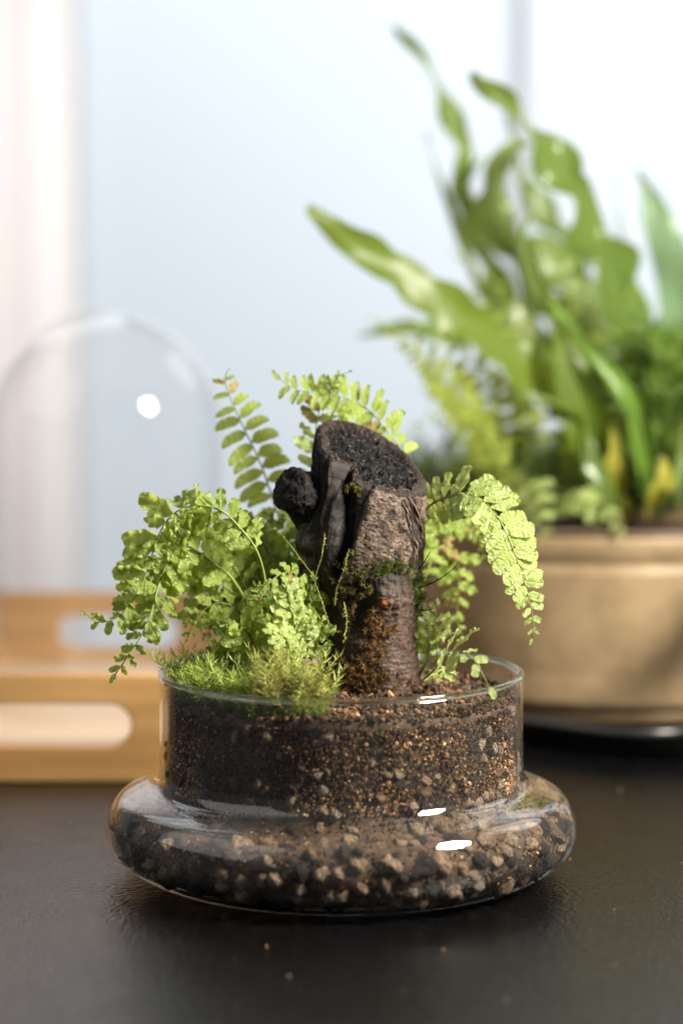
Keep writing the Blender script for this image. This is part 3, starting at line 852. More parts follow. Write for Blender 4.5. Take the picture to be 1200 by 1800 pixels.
# inner mass of darker fern
t = thing('fern', 'deep green crowded fern between the arching left fern and the stump', 'fern', tuple(P(478, 1185, .022)), 'ferns growing in the glass jar')
for pts, n_, L_, key in (
        ([(480, 1185, .022), (470, 1080, .024), (440, 1000, .024), (400, 950, .022), (370, 960, .02)], 10, 46, 'deep'),
        ([(482, 1185, .026), (490, 1060, .03), (470, 970, .03), (440, 920, .03), (410, 915, .028)], 10, 44, 'deep'),
        ([(484, 1185, .024), (500, 1070, .026), (510, 990, .026), (500, 930, .026), (470, 905, .026)], 10, 46, 'deep'),
        ([(486, 1185, .02), (510, 1090, .018), (525, 1020, .016), (525, 960, .018)], 9, 44, 'deep'),
        ([(480, 1185, .02), (455, 1120, .02), (420, 1075, .02), (385, 1090, .02), (360, 1120, .02)], 9, 40, 'deep'),
        ([(484, 1185, .03), (460, 1090, .036), (420, 1020, .038), (385, 1005, .038)], 9, 44, 'deep'),
        ([(490, 1185, .032), (500, 1040, .04), (480, 960, .042), (520, 930, .04)], 9, 44, 'fresh'),
        ([(478, 1185, .022), (470, 1120, .018), (440, 1060, .016), (410, 1050, .014)], 7, 42, 'deep'),
        ([(480, 1185, .022), (465, 1050, .02), (440, 960, .016), (418, 905, .012), (398, 885, .01)], 12, 34, 'fresh'),
        ([(484, 1185, .022), (450, 1140, .024), (430, 1100, .026), (440, 1060, .026)], 7, 40, 'deep')):
    frond(t, pts, n_, L_ * 1.2 * PX, key, (random.uniform(-.2, .4), -1, random.uniform(.2, .8)), None, 64, .25, .985, .12, jit=.34, stem=m_stemd)
for pts, n_, L_, key in (
        ([(500, 1190, .0), (520, 1120, -.002), (540, 1060, -.004), (548, 1015, -.006)], 9, 44, 'deep'),
        ([(505, 1190, -.004), (535, 1150, -.010), (548, 1110, -.012), (545, 1070, -.013)], 7, 42, 'fresh'),
        ([(470, 1190, -.006), (450, 1140, -.010), (425, 1100, -.014), (395, 1100, -.016)], 8, 44, 'fresh'),
        ([(460, 1190, 0), (430, 1150, 0), (400, 1130, 0), (370, 1145, 0)], 7, 40, 'deep'),
        ([(480, 1190, .004), (475, 1120, .002), (465, 1060, 0), (450, 1030, 0)], 9, 46, 'fresh'),
        ([(470, 1190, .008), (430, 1090, .006), (390, 1060, .002), (350, 1080, -.002), (330, 1120, -.004)], 10, 46, 'fresh')):
    frond(t, pts, n_, L_ * 1.15 * PX, key, (random.uniform(0, .4), -1, random.uniform(.3, .8)), None, 64, .22, .985, .10, jit=.3, stem=m_stemd)
# bright young fern in front
t = thing('fern', 'bright glossy young fern with lobed leaves in front of the stump foot', 'fern', tuple(P(520, 1190, -.012)), 'ferns growing in the glass jar')
frond(t, [(522, 1190, -.010), (528, 1080, -.006), (520, 1012, -.010), (496, 1008, -.016), (468, 1030, -.020), (444, 1056, -.022)], 8, 34 * PX, 'fresh', (.2, -1, .55), None, 55, .45, .985, .03, lambda t: .9 - .55 * t, r0=.0004, jit=.15, wid=1.3)
frond(t, [(530, 1190, -.014), (520, 1120, -.018), (510, 1060, -.018), (505, 1035, -.018)], 6, 52 * PX, 'bright', (.3, -1, .45), None, 58, .38, .97, .03, lambda t: 1.0 - .4 * t, r0=.0004, jit=.15, wid=1.1)
frond(t, [(515, 1195, -.02), (512, 1150, -.024), (500, 1120, -.028), (482, 1112, -.03)], 5, 40 * PX, 'bright', (.3, -1, .55), None, 55, .3, .97, .0, lambda t: 1.0 - .4 * t, r0=.0004, jit=.15, wid=1.2)
frond(t, [(520, 1195, -.016), (535, 1130, -.018), (545, 1085, -.018)], 5, 36 * PX, 'bright', (.3, -1, .45), None, 58, .35, .97, .0, r0=.0004, jit=.2, wid=1.2)
frond(t, [(510, 1195, -.012), (490, 1140, -.012), (470, 1090, -.01), (455, 1075, -.01)], 6, 36 * PX, 'fresh', (.2, -1, .5), None, 58, .3, .97, .0, r0=.0004, jit=.25, wid=1.1)

nd_ = len(DROPS)
v, f, c = scatter_mesh(np.array(DROPS), rng.uniform(.00022, .0005, nd_), np.ones((nd_, 3)), sub=2, nvar=1, jit=0.0)
me = mesh('water_drop', v, f, True)
tag(link('water_drop', me, glass_bsdf('water', (1, 1, 1))), 'tiny clear water drops beading on the fern leaflets', 'water drops', kind='stuff')

# ------------------------------------------------------------------ moss
m_moss = tint_mat('moss_leaf', 0.55, 0.3, trans=0.35)
def blades(B, Dv, Ln, Wd, Cv, curve=.35):
    """many narrow curved blades; arrays of base, direction, length, width, colour"""
    n = len(B)
    rnd = rng.normal(size=(n, 3)); S_ = np.cross(Dv, rnd); S_ /= np.linalg.norm(S_, axis=1)[:, None] + 1e-9
    up = np.cross(S_, Dv)
    up *= np.sign(up[:, 2:3] + 1e-9)
    w2 = (Wd * .5)[:, None]; l = Ln[:, None]
    m1 = B + Dv * l * .55 + up * l * curve * .12; tp = B + Dv * l + up * l * curve * .5
    V = np.stack([B - S_ * w2, B + S_ * w2, m1 + S_ * w2 * .8, m1 - S_ * w2 * .8, tp], 1).reshape(-1, 3)
    o = np.arange(n)[:, None] * 5
    Fq = (o + np.array([[0, 1, 2, 3]])).tolist(); Ft = (o + np.array([[3, 2, 4]])).tolist()
    return V, Fq + Ft, np.repeat(Cv, 5, 0)
def sprigs(bases, dirs, lens, leaf_n, leaf_l, c_lo, c_hi, spread=.9, wid=.16):
    B, Dv, Ln, Wd, Cv = [], [], [], [], []
    for i in range(len(bases)):
        d = dirs[i] / np.linalg.norm(dirs[i]); n = leaf_n
        t = np.linspace(.12, 1, n)
        bend = rng.normal(size=3) * .25; bend[2] = 0
        p = bases[i] + d * (t * lens[i])[:, None] + bend * ((t ** 2) * lens[i])[:, None]
        a = np.arange(n) * 2.4 + rng.random() * 6
        u = np.cross(d, [0.3, 0.9, 0.1]); u /= np.linalg.norm(u); w_ = np.cross(d, u)
        out = u * np.cos(a)[:, None] + w_ * np.sin(a)[:, None]
        k = spread * (1 - .55 * t ** 4)
        dv = d * (1 - k * .6)[:, None] + out * k[:, None] + rng.normal(size=(n, 3)) * .12
        dv /= np.linalg.norm(dv, axis=1)[:, None]
        B.append(p); Dv.append(dv); ln = leaf_l * (.75 + .5 * np.sin(np.pi * np.clip(t, 0, .9))) * rng.uniform(.7, 1.25)
        Ln.append(ln); Wd.append(ln * wid)
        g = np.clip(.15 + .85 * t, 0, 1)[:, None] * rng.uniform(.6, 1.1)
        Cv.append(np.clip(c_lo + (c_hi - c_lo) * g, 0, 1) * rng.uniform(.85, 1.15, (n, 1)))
    return blades(np.concatenate(B), np.concatenate(Dv), np.concatenate(Ln), np.concatenate(Wd), np.concatenate(Cv))
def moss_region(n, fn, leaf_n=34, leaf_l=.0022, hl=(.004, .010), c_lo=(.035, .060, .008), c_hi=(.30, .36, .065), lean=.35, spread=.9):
    b = []; d = []
    while len(b) < n:
        q = fn()
        if q is None: continue
        b.append(q); d.append(np.array([rng.normal() * lean, rng.normal() * lean - .12, 1.0]))
    return sprigs(np.array(b), np.array(d), rng.uniform(hl[0], hl[1], n), leaf_n, leaf_l, np.array(c_lo), np.array(c_hi), spread, .11)
def left_bed():
    x = rng.uniform(-.059, -.006); y = rng.uniform(-.058, .015)
    if math.hypot(x, y) > .0555 or (x > -.012 and y > -.02): return None
    return np.array([x, y, float(soil_h([x], [y])[0]) - .001 - 0.002 * (rng.random())])
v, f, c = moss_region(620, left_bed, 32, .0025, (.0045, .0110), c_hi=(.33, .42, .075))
mo = link('moss_bed', mesh('moss_bed', v, f, False, c), m_moss)
tag(mo, 'feathery yellow green moss bed filling the left of the jar', 'moss', kind='stuff')
v, f, c = moss_region(130, left_bed, 26, .0020, (.003, .0075), c_lo=(.05, .03, .012), c_hi=(.26, .17, .06))
mo = link('brown_moss', mesh('brown_moss', v, f, False, c), m_moss)
tag(mo, 'dry brown moss tips scattered through the green moss bed', 'moss', kind='stuff')
def tall():
    x = rng.uniform(-.030, -.004); y = rng.uniform(-.052, -.030)
    if math.hypot(x, y) > .0565: return None
    return np.array([x, y, .0605])
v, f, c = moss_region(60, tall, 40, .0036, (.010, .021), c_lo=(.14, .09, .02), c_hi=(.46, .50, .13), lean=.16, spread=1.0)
mo = link('star_moss', mesh('star_moss', v, f, False, c), m_moss)
tag(mo, 'taller pale star moss sprigs with brown stems at the front of the moss bed', 'moss', kind='stuff')
def edge_():
    a = R(rng.uniform(165, 232)); r_ = rng.uniform(.045, .0545)
    return np.array([r_ * math.cos(a), r_ * math.sin(a), .0615])
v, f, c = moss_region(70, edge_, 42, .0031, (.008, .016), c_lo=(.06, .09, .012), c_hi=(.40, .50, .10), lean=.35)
mo = link('edge_moss', mesh('edge_moss', v, f, False, c), m_moss)
tag(mo, 'pale feathery moss leaning against the left edge of the jar rim', 'moss', kind='stuff')

def on_stump(px, py):
    """point on the visible face of the stump near a pixel, and its outward normal"""
    xl = np.interp(py, SIL[:, 0], SIL[:, 1]); xr = np.interp(py, SIL[:, 0], SIL[:, 2])
    c_, r_ = (xl + xr) / 2, (xr - xl) / 2
    s = max(-1, min(1, (px - c_) / r_)); dep = -math.sqrt(max(0, 1 - s * s))
    kn = 22 * math.exp(-(((px - 672) / 34) ** 2 + ((py - 1040) / 38) ** 2))
    p = P(px, py, TY + (r_ * .93 + kn) * dep / SPX)
    return np.array(p[:]), np.array([s, dep, 0.0])
def stump_moss(name, label, n, fn, leaf_l, hl, c_lo, c_hi, leaf_n=16, spread=1.0, up=.3, wid=.16):
    b, d = [], []
    for _ in range(n):
        px, py = fn(); p, nn = on_stump(px, py)
        b.append(p - nn * .0003); d.append(nn + np.array([rng.normal() * .5, rng.normal() * .3, rng.normal() * .5 + up]))
    v, f, c = sprigs(np.array(b), np.array(d), rng.uniform(hl[0], hl[1], n), leaf_n, leaf_l, np.array(c_lo), np.array(c_hi), spread, wid)
    o = link(name, mesh(name, v, f, False, c), m_moss)
    tag(o, label, 'moss', kind='stuff')
g = rng.normal
stump_moss('moss_tuft', 'small dark green moss tuft above the knob of the stump', 60, lambda: (688 + g() * 15, 998 + g() * 6), .0013, (.001, .0032), (.03, .045, .006), (.12, .17, .02))
stump_moss('dry_moss', 'brown dry moss clinging below the knob of the stump', 120, lambda: (lambda k: (645 + 26 * math.sin(k * 5) + g() * 12, 1075 + 125 * k + g() * 8))(rng.random()), .0015, (.0008, .0024), (.07, .038, .014), (.34, .20, .075), up=-.1)
stump_moss('dry_moss', 'brown moss fringe around the foot of the stump', 70, lambda: (655 + g() * 40, 1195 + g() * 14), .0014, (.0008, .0022), (.05, .027, .01), (.17, .10, .03), up=0)
stump_moss('moss_tuft', 'green moss tuft on the right edge of the stump', 48, lambda: (732 + g() * 5, 1042 + g() * 22), .0017, (.001, .0036), (.05, .07, .012), (.22, .28, .06), up=.1)
stump_moss('moss_tuft', 'tiny yellowish moss tuft in the torn wood under the cut top', 10, lambda: (622 + g() * 7, 860 + g() * 4), .0014, (.0008, .002), (.06, .06, .01), (.24, .22, .04))
stump_moss('moss_tuft', 'green brown moss tangle in the hollow left of the knob', 60, lambda: (622 + g() * 22, 1030 + g() * 40), .0014, (.001, .0028), (.05, .05, .01), (.17, .15, .035))

def strand(label, pts, r, c, grp, name='moss_strand', cat='moss strand', hairs=True, hl=.0011):
    P3 = spline([P(*p) for p in pts], 40)
    v, f = tube(P3, [r * (1 - .5 * i / 39) for i in range(40)], 5)
    v = np.array([a[:] for a in v]); cl = np.repeat(np.array(c)[None], len(v), 0)
    o0 = P3[0]
    if hairs:
        n = 90; k = rng.random(n) * 38; i0 = k.astype(int)
        A = np.array([p[:] for p in P3]); B = A[i0] + (A[i0 + 1] - A[i0]) * (k - i0)[:, None]
        T = A[i0 + 1] - A[i0]; T /= np.linalg.norm(T, axis=1)[:, None]
        dv = T * .8 + rng.normal(size=(n, 3)) * .55; dv /= np.linalg.norm(dv, axis=1)[:, None]
        v2, f2, c2_ = blades(B, dv, rng.uniform(.6, 1.2, n) * hl, np.full(n, .00022), np.repeat(np.array(c)[None] * 1.15, n, 0))
        off = len(v); v = np.concatenate([v, v2]); f = f + [[a + off for a in q_] for q_ in f2]; cl = np.concatenate([cl, c2_])
    o = link(name, mesh(name, v - np.array(o0[:]), f, True, cl), m_moss, None, o0)
    tag(o, label, cat, grp)
GR = (.30, .34, .06); GS = 'thin green moss strands on the stump'
strand('longest thin moss strand leaning left off the stump toward the fern', [(553, 1016, -.012), (530, 985, -.016), (505, 952, -.018), (482, 925, -.018)], .00022, GR, GS)
strand('upright thin moss strand standing before the long gouge', [(552, 1040, -.013), (556, 1008, -.015), (566, 975, -.017), (571, 938, -.016)], .00022, GR, GS)
strand('thin moss strand reaching up the middle of the stump below the bark plate', [(588, 1065, -.014), (592, 1035, -.016), (605, 1000, -.018), (613, 965, -.018)], .0002, GR, GS)
strand('thin moss strand curving down at the left foot of the stump', [(556, 1030, -.014), (568, 1065, -.017), (576, 1090, -.018), (580, 1103, -.018)], .0002, (.28, .28, .06), GS)
strand('thin moss strand drooping past the lower left bark', [(553, 1072, -.013), (565, 1092, -.016), (574, 1108, -.018), (600, 1110, -.018)], .0002, GR, GS)
strand('small moss strand hooked beside the dry moss', [(604, 1058, -.017), (609, 1085, -.019), (606, 1120, -.019), (602, 1131, -.019)], .0002, GR, GS)
strand('lowest dark green moss strand on the left of the stump', [(552, 1098, -.013), (562, 1112, -.015), (575, 1124, -.017), (585, 1134, -.018)], .0002, (.16, .24, .05), GS)
strand('brownish moss strand sprouting up over the pale bark plate', [(683, 978, -.010), (686, 955, -.013), (692, 935, -.013), (700, 918, -.012)], .0002, (.20, .18, .04), GS, hairs=False)
BK = (.02, .012, .010); BS = 'thin dark moss stalks on the right of the stump'
m0 = dict(name='moss_stalk', cat='stalk', hairs=False)
strand('longest dark stalk curving right from the stump edge with a tip capsule', [(735, 1034, -.006), (765, 1022, -.010), (788, 1006, -.012), (801, 994, -.013), (805, 987, -.013)], .00024, BK, BS, **m0)
strand('short dark stalk curving right below the longest stalk', [(728, 1070, -.008), (748, 1073, -.011), (768, 1066, -.012), (781, 1052, -.012)], .00022, BK, BS, **m0)
strand('short straight dark stalk above the longest stalk', [(735, 1000, -.006), (745, 988, -.008), (756, 969, -.009)], .00022, BK, BS, **m0)
strand('dark stalk lying across the bark beside the green tuft', [(690, 1005, -.013), (715, 992, -.012), (736, 980, -.009)], .00022, (.06, .04, .015), BS, **m0)
strand('thin greenish stalk between the two longer dark stalks', [(736, 1058, -.006), (752, 1056, -.008), (766, 1048, -.009)], .0002, (.08, .10, .03), BS, **m0)

# ------------------------------------------------------------------ crumbs lying on the table
n = 120
pts = []
while len(pts) < n:
    x, y = rng.uniform(-.12, .14), rng.uniform(-.16, .14)
    if math.hypot(x, y) < .07: continue
    pts.append((x, y, .0002))
s_ = np.clip(rng.gamma(1.5, .0001, n), .0001, .0006)
v, f, c = scatter_mesh(np.array(pts), s_, cols_for(n, [0, 0, 1, 1, 3, 4, 4, .2]))
tag(link('soil_crumb', mesh('soil_crumb', v, f, False, c), m_grain), 'tiny pale crumbs of grit scattered on the black table', 'crumbs', kind='stuff')

# ------------------------------------------------------------------ bamboo tray and bell jar
def bamboo_mat():
    m, nt, out = newmat('bamboo'); L = nt.links.new
    tc = nd(nt, 'TexCoord'); mp = nd(nt, 'Mapping'); mp.inputs['Scale'].default_value = (6, 60, 160)
    L(tc.outputs['Object'], mp.inputs[0])
    n = nd(nt, 'TexNoise', Scale=1.0, Detail=5.0); L(mp.outputs[0], n.inputs['Vector'])
    r = ramp(nt, [(0.3, (0.35, 0.185, 0.062)), (0.5, (0.43, 0.245, 0.092)), (0.7, (0.49, 0.295, 0.125))]); L(n.outputs[0], r.inputs[0])
    p = nd(nt, 'BsdfPrincipled', Roughness=0.42); L(r.outputs[0], p.inputs['Base Color']); L(p.outputs[0], out.inputs[0])
    return m
m_bam = bamboo_mat()
TN, TF = 0.150, 0.433
zt_ = P(0, 1186, TN).z; TX = -0.114; TW = 0.105
tray = thing('bamboo_tray', 'pale bamboo serving tray with oval handle cutouts behind the jar', 'tray', (TX, (TN + TF) / 2, 0))
def handle_board(name, y0, parent, thick=.009):
    zc1, zc0 = P(0, 1238, TN).z, P(0, 1313, TN).z
    cu = bpy.data.curves.new('tmp', 'CURVE'); cu.dimensions = '2D'; cu.fill_mode = 'BOTH'; cu.extrude = thick / 2 - .001; cu.bevel_depth = .001; cu.bevel_resolution = 2
    def poly(pts):
        s = cu.splines.new('POLY'); s.points.add(len(pts) - 1); s.use_cyclic_u = True
        for i, (a, b) in enumerate(pts): s.points[i].co = (a, b, 0, 1)
    poly([(-TW + .001, .001), (TW - .001, .001), (TW - .001, zt_ - .001), (-TW + .001, zt_ - .001)])
    rr_ = (zc1 - zc0) / 2; hw = 0.0305 - rr_; zc = (zc0 + zc1) / 2; pp = []
    for k in range(17): a = -math.pi / 2 + math.pi * k / 16; pp.append((hw + (rr_ + .001) * math.cos(a), zc + (rr_ + .001) * math.sin(a)))
    for k in range(17): a = math.pi / 2 + math.pi * k / 16; pp.append((-hw + (rr_ + .001) * math.cos(a), zc + (rr_ + .001) * math.sin(a)))
    poly(pp)
    tmp = bpy.data.objects.new('tmp', cu); col.objects.link(tmp)
    dg = bpy.context.evaluated_depsgraph_get()
    me = bpy.data.meshes.new_from_object(tmp.evaluated_get(dg)); bpy.data.objects.remove(tmp)
    me.name = name
    me.transform(Matrix.Translation((0, y0 + thick / 2 - parent.location.y, 0)) @ Matrix.Rotation(R(90), 4, 'X'))
    me.materials.clear()
    return link(name, me, m_bam, parent)
handle_board('handle_board', TN, tray)
handle_board('handle_board', TF - .009, tray)
oo = tuple(tray.location)
box('side_board', TX - TW, TX - TW + .009, TN + .0093, TF - .0093, .0005, .030, m_bam, tray, origin=oo)
box('side_board', TX + TW - .009, TX + TW, TN + .0093, TF - .0093, .0005, .030, m_bam, tray, origin=oo)
box('tray_floor', TX - TW + .0093, TX + TW - .0093, TN + .0093, TF - .0093, .003, .009, plain('pale_bamboo', (.62, .44, .28), .35, .5, noise=40, namp=.1), tray, origin=oo)

BY = 0.29
bc = P(190, 700, BY).x; br = 210 / (F / (D + BY)); bt = P(190, 541, BY).z
bell = thing('bell_jar', 'clear glass bell jar standing on the bamboo tray', 'bell jar', (bc, BY, .0093))
hh = bt - .0093
pts = [(br, .001), (br, hh * .35), (br, hh - br)]
prof_b = [(br, .0005), (br, .02), (br, .05), (br, .09)]
for k in range(25):
    a = math.pi / 2 * k / 24; prof_b.append((max(br * math.cos(a), .0004), hh - br + br * math.sin(a)))
inn = offset_profile(prof_b, .0022)
v, f = lathe(prof_b + inn[::-1], 96)
link('dome', mesh('dome', v, f), thin_glass('bell_glass', (.995, .995, .995), f0=.018, dust=0.014, dust_scale=30, film=(.9, .9, .9)), bell)

# ------------------------------------------------------------------ ceramic pot, its saucer, soil
PY = 0.31; pxc = P(1070, 940, PY).x
def glaze_mat():
    m, nt, out = newmat('tan_glaze'); L = nt.links.new
    tc = nd(nt, 'TexCoord')
    n = nd(nt, 'TexNoise', Scale=60.0, Detail=6.0, Roughness=.6); L(tc.outputs['Object'], n.inputs['Vector'])
    r = ramp(nt, [(.35, (.215, .152, .082)), (.62, (.300, .216, .120))]); L(n.outputs[0], r.inputs[0])
    p = nd(nt, 'BsdfPrincipled', Roughness=.52); p.inputs['Specular IOR Level'].default_value = .35
    sx = nd(nt, 'SeparateXYZ'); L(tc.outputs['Object'], sx.inputs[0])
    L(r.outputs[0], p.inputs['Base Color']); L(p.outputs[0], out.inputs[0])
    return m
m_gl = glaze_mat()
pot = thing('ceramic_pot', 'wide tan glazed ceramic bowl holding the blurred plants on the right', 'plant pot', (pxc, PY, .008))
zr = P(1070, 940, PY - .09).z - .008
v, f = lathe([(.001, 0), (.076, 0), (.080, .002), (.0815, .006), (.0805, .0085), (.0822, .011), (.0850, .025), (.0872, .045), (.0886, .066), (.0888, zr - .0165), (.0868, zr - .0145), (.0868, zr - .013), (.0890, zr - .011), (.0896, zr - .004), (.0890, zr - .0005),
              (.0870, zr - .001), (.0858, zr - .004), (.0850, zr - .02), (.0845, .012), (.0840, .008), (.001, .008)], 128)
link('pot_body', mesh('pot_body', v, f), m_gl, pot)
rp = []
for k in range(13):
    a = 2 * math.pi * k / 12; rp.append((.0880 + .0026 * math.cos(a), zr + .0003 + .0016 * math.sin(a)))
v, f = lathe(rp, 128)
link('pot_rim', mesh('pot_rim', v, f), plain('dark_rim_glaze', (.11, .075, .05), .3, .5, noise=80), pot)
v, f = lathe([(.001, zr - .006), (.03, zr - .005), (.06, zr - .007), (.0846, zr - .011)], 96)
v = np.array(v); v[:, 2] += .003 * fbm(v * 120, 3, 301); v += np.array([pxc, PY, .008])
ps_ = link('pot_soil', mesh('pot_soil', v, f), plain('brown_potting_soil', (.075, .042, .024), .85, .2, noise=400, namp=.6, bump=.8, bscale=500, bdist=.002))
tag(ps_, 'reddish brown soil filling the tan ceramic bowl', 'soil')
m_blk = plain('black_gloss', (.014, .014, .015), .30, .6)
sau = thing('saucer', 'black glossy rounded square saucer under the tan ceramic bowl', 'saucer', (pxc, PY, .0))
sau.rotation_euler = (0, 0, R(47))
def rsq(h_, r_, z, n=12):
    o_ = []
    for cx_, cy_, a0 in ((h_ - r_, h_ - r_, 0), (-h_ + r_, h_ - r_, 90), (-h_ + r_, -h_ + r_, 180), (h_ - r_, -h_ + r_, 270)):
        for k in range(n + 1):
            a = R(a0 + 90 * k / n); o_.append((cx_ + r_ * math.cos(a), cy_ + r_ * math.sin(a), z))
    return o_
rings = [(.070, .02, .001), (.088, .03, .001), (.094, .034, .004), (.0975, .037, .0105), (.0990, .038, .0115), (.0996, .0382, .0130), (.0992, .0379, .0145), (.0980, .0370, .0153), (.0966, .0360, .0147), (.0955, .035, .0130), (.092, .034, .0085), (.086, .03, .0066), (.04, .02, .0066)]
v = []; f = []
for a in rings: v += rsq(*a)
m_ = 52
for i in range(len(rings) - 1):
    for k in range(m_):
        k2 = (k + 1) % m_; f.append((i * m_ + k, i * m_ + k2, (i + 1) * m_ + k2, (i + 1) * m_ + k))
f.append(tuple(range(m_))[::-1]); f.append(tuple((len(rings) - 1) * m_ + k for k in range(m_)))
link('saucer_body', mesh('saucer_body', v, f), m_blk, sau)

# ------------------------------------------------------------------ plants in the pot
m_strapA = leaf_mat('strap_leaf', (.072, .135, .024), (.175, .265, .065), (.46, .60, .10), .45, .30, veins=False)
m_strapB = leaf_mat('strap_leaf_pale', (.14, .23, .07), (.24, .34, .12), (.62, .70, .18), .45, .32, veins=False)
m_strapY = leaf_mat('strap_leaf_backlit', (.10, .17, .02), (.19, .26, .04), (.55, .64, .08), .5, .38, veins=False)  # yellower leaf copy, light from behind put into its colour
m_strapT = leaf_mat('strap_leaf_blue_green', (.14, .24, .12), (.24, .36, .20), (.50, .72, .36), .42, .3, veins=False)
m_yel = leaf_mat('yellow_leaf', (.36, .33, .04), (.52, .47, .07), (.62, .58, .08), .4, .4, veins=False)
m_brn = leaf_mat('withered_leaf', (.22, .11, .05), (.36, .20, .10), (.45, .25, .10), .3, .6, veins=False)
PQ = 1 / (F / (D + PY))
sfern = thing('strap_fern', 'large fern with long wavy strap leaves in the tan bowl', 'plant', tuple(P(1110, 920, .31)))
sb = Vector(sfern.location)
def strap(pts, wd, mat, N=((0, -1, .3), (0, -1, .3)), wave=.3, nw=3, cup=.15, nm='strap_leaf', parent=None, teeth=0, nteeth=0, prof=(.25, .6, .9, 1, 1, .85, .55, .06)):
    par = parent or sfern
    P3 = [P(*p) for p in pts]; W_ = wd * .78 * PQ / 2
    v, f = ribbon(P3, [W_ * a for a in prof], N, wave=wave * W_, nw=nw, cup=cup, nu=84, nv=4, phase=random.uniform(0, 6), teeth=teeth, nteeth=nteeth)
    o = link(nm, mesh(nm, [a - Vector(par.location) for a in v], f), mat, par)
    # midrib
    m = spline(P3, 30)
    vv_, ff_ = tube([a - Vector(par.location) + Vector((0, -.0004, 0)) for a in m], [max(.0003, W_ * .06 * (1 - .7 * i / 29)) for i in range(30)], 5)
    link('midrib', mesh('midrib', vv_, ff_), m_stem, o)
    return o
S1, S2 = strap, None
strap([(1040, 900, .30), (1010, 760, .28), (930, 655, .26), (860, 600, .25), (780, 537, .24), (700, 480, .235), (620, 428, .23), (540, 365, .225)], 88, m_strapY, ((-.2, -.7, .8), (-.4, -1, .4)), .35, 4, .2, teeth=.3, nteeth=10, prof=(.3, .6, .85, 1, 1, .95, .8, .25))
strap([(1060, 900, .33), (1000, 700, .34), (900, 560, .34), (800, 590, .34), (720, 575, .34), (628, 590, .34)], 70, m_strapA, ((0, -1, .3), (0, -1, .1)), .4, 4)
strap([(1090, 900, .36), (1010, 680, .38), (900, 540, .38), (840, 420, .37), (812, 300, .36), (800, 220, .36), (765, 140, .36), (725, 85, .36), (694, 42, .36)], 56, m_strapA, ((.2, -1, 0), (.5, -1, 0)), .9, 6, .1, teeth=1.0, nteeth=9, prof=(.3, .6, .8, .9, .95, .9, .6, .06))
strap([(1110, 900, .33), (1120, 700, .32), (1085, 520, .31), (1035, 400, .30), (985, 300, .29), (930, 225, .28), (880, 180, .275), (835, 125, .27)], 96, m_strapA, ((.3, -1, .1), (.4, -1, .5)), .7, 5, .2, teeth=1.0, nteeth=7)
strap([(1100, 900, .37), (1050, 690, .38), (920, 580, .37), (850, 520, .36), (810, 430, .35), (790, 360, .35), (765, 290, .35), (748, 230, .35)], 38, m_strapB, ((.3, -1, .2), (.8, -.6, 0)), .3, 3)
strap([(1080, 900, .34), (1060, 680, .36), (960, 520, .36), (890, 430, .35), (860, 350, .34), (880, 290, .33), (925, 255, .32), (980, 280, .31)], 88, m_strapB, ((.2, -1, .3), (.2, -1, .3)), .7, 4, teeth=1.0, nteeth=6)
strap([(1075, 900, .30), (1040, 760, .27), (1000, 590, .26), (950, 510, .25), (925, 450, .25), (918, 410, .25), (938, 370, .25)], 46, m_strapA, ((.5, -1, .2), (-.5, -1, 0)), .2, 2, .5)
strap([(1150, 915, .27), (1132, 830, .25), (1112, 720, .24), (1060, 640, .24), (1000, 570, .245), (955, 510, .25)], 36, leaf_mat('fresh_strap_leaf', (.09, .20, .02), (.17, .30, .05), (.4, .6, .08), .35, .35, veins=False), ((.3, -1, .2), (-.6, -1, .3)), .35, 3, .3, nm='strap_leaf')
strap([(1160, 900, .36), (1190, 760, .36), (1215, 620, .35), (1200, 520, .34), (1170, 430, .33), (1145, 350, .33), (1120, 296, .33)], 120, m_strapT, ((-.3, -1, .1), (-.5, -1, .2)), .3, 3)
strap([(1090, 900, .40), (1110, 650, .41), (1100, 480, .41), (1085, 380, .41), (1080, 300, .41)], 26, m_strapB, ((.3, -1, 0), (.6, -1, 0)), .4, 3)
strap([(1060, 900, .28), (1045, 800, .26), (1020, 720, .25), (1000, 650, .25), (975, 565, .25)], 96, m_strapY, ((.1, -1, .1), (0, -1, .2)), .25, 2, .2)
strap([(1075, 900, .28), (1040, 760, .26), (985, 715, .245), (940, 700, .24), (900, 692, .24)], 50, m_strapA, ((0, -.6, 1), (0, -.6, 1)), .2, 2)
strap([(1090, 910, .27), (1065, 870, .25), (1040, 810, .25), (1025, 740, .25)], 46, m_strapA, ((.2, -1, .2), (.2, -1, .2)), .2, 2)
strap([(1130, 900, .33), (1130, 640, .33), (1105, 520, .32), (1060, 440, .31), (990, 470, .30), (960, 520, .30)], 64, m_strapA, ((.2, -1, .3), (.1, -1, .6)), .4, 3)
strap([(1110, 905, .34), (1085, 820, .30), (1090, 760, .29), (1085, 705, .29)], 52, m_brn, ((.2, -1, .2), (.2, -1, .2)), .3, 2, nm='withered_leaf')
strap([(1100, 910, .28), (1078, 840, .255), (1082, 790, .25), (1072, 735, .25)], 44, m_yel, ((.2, -1, .2), (.2, -1, .2)), .3, 2, nm='yellow_leaf')
strap([(1140, 910, .27), (1155, 870, .245), (1168, 840, .24), (1160, 800, .24)], 52, m_yel, ((.2, -1, .2), (.2, -1, .2)), .2, 2, nm='yellow_leaf')
strap([(1100, 900, .35), (1060, 640, .36), (980, 480, .36), (900, 420, .36), (840, 400, .36), (815, 330, .36), (850, 270, .36)], 70, m_strapB, ((.2, -1, .2), (.1, -1, .3)), .6, 4, .1, teeth=1.1, nteeth=7)
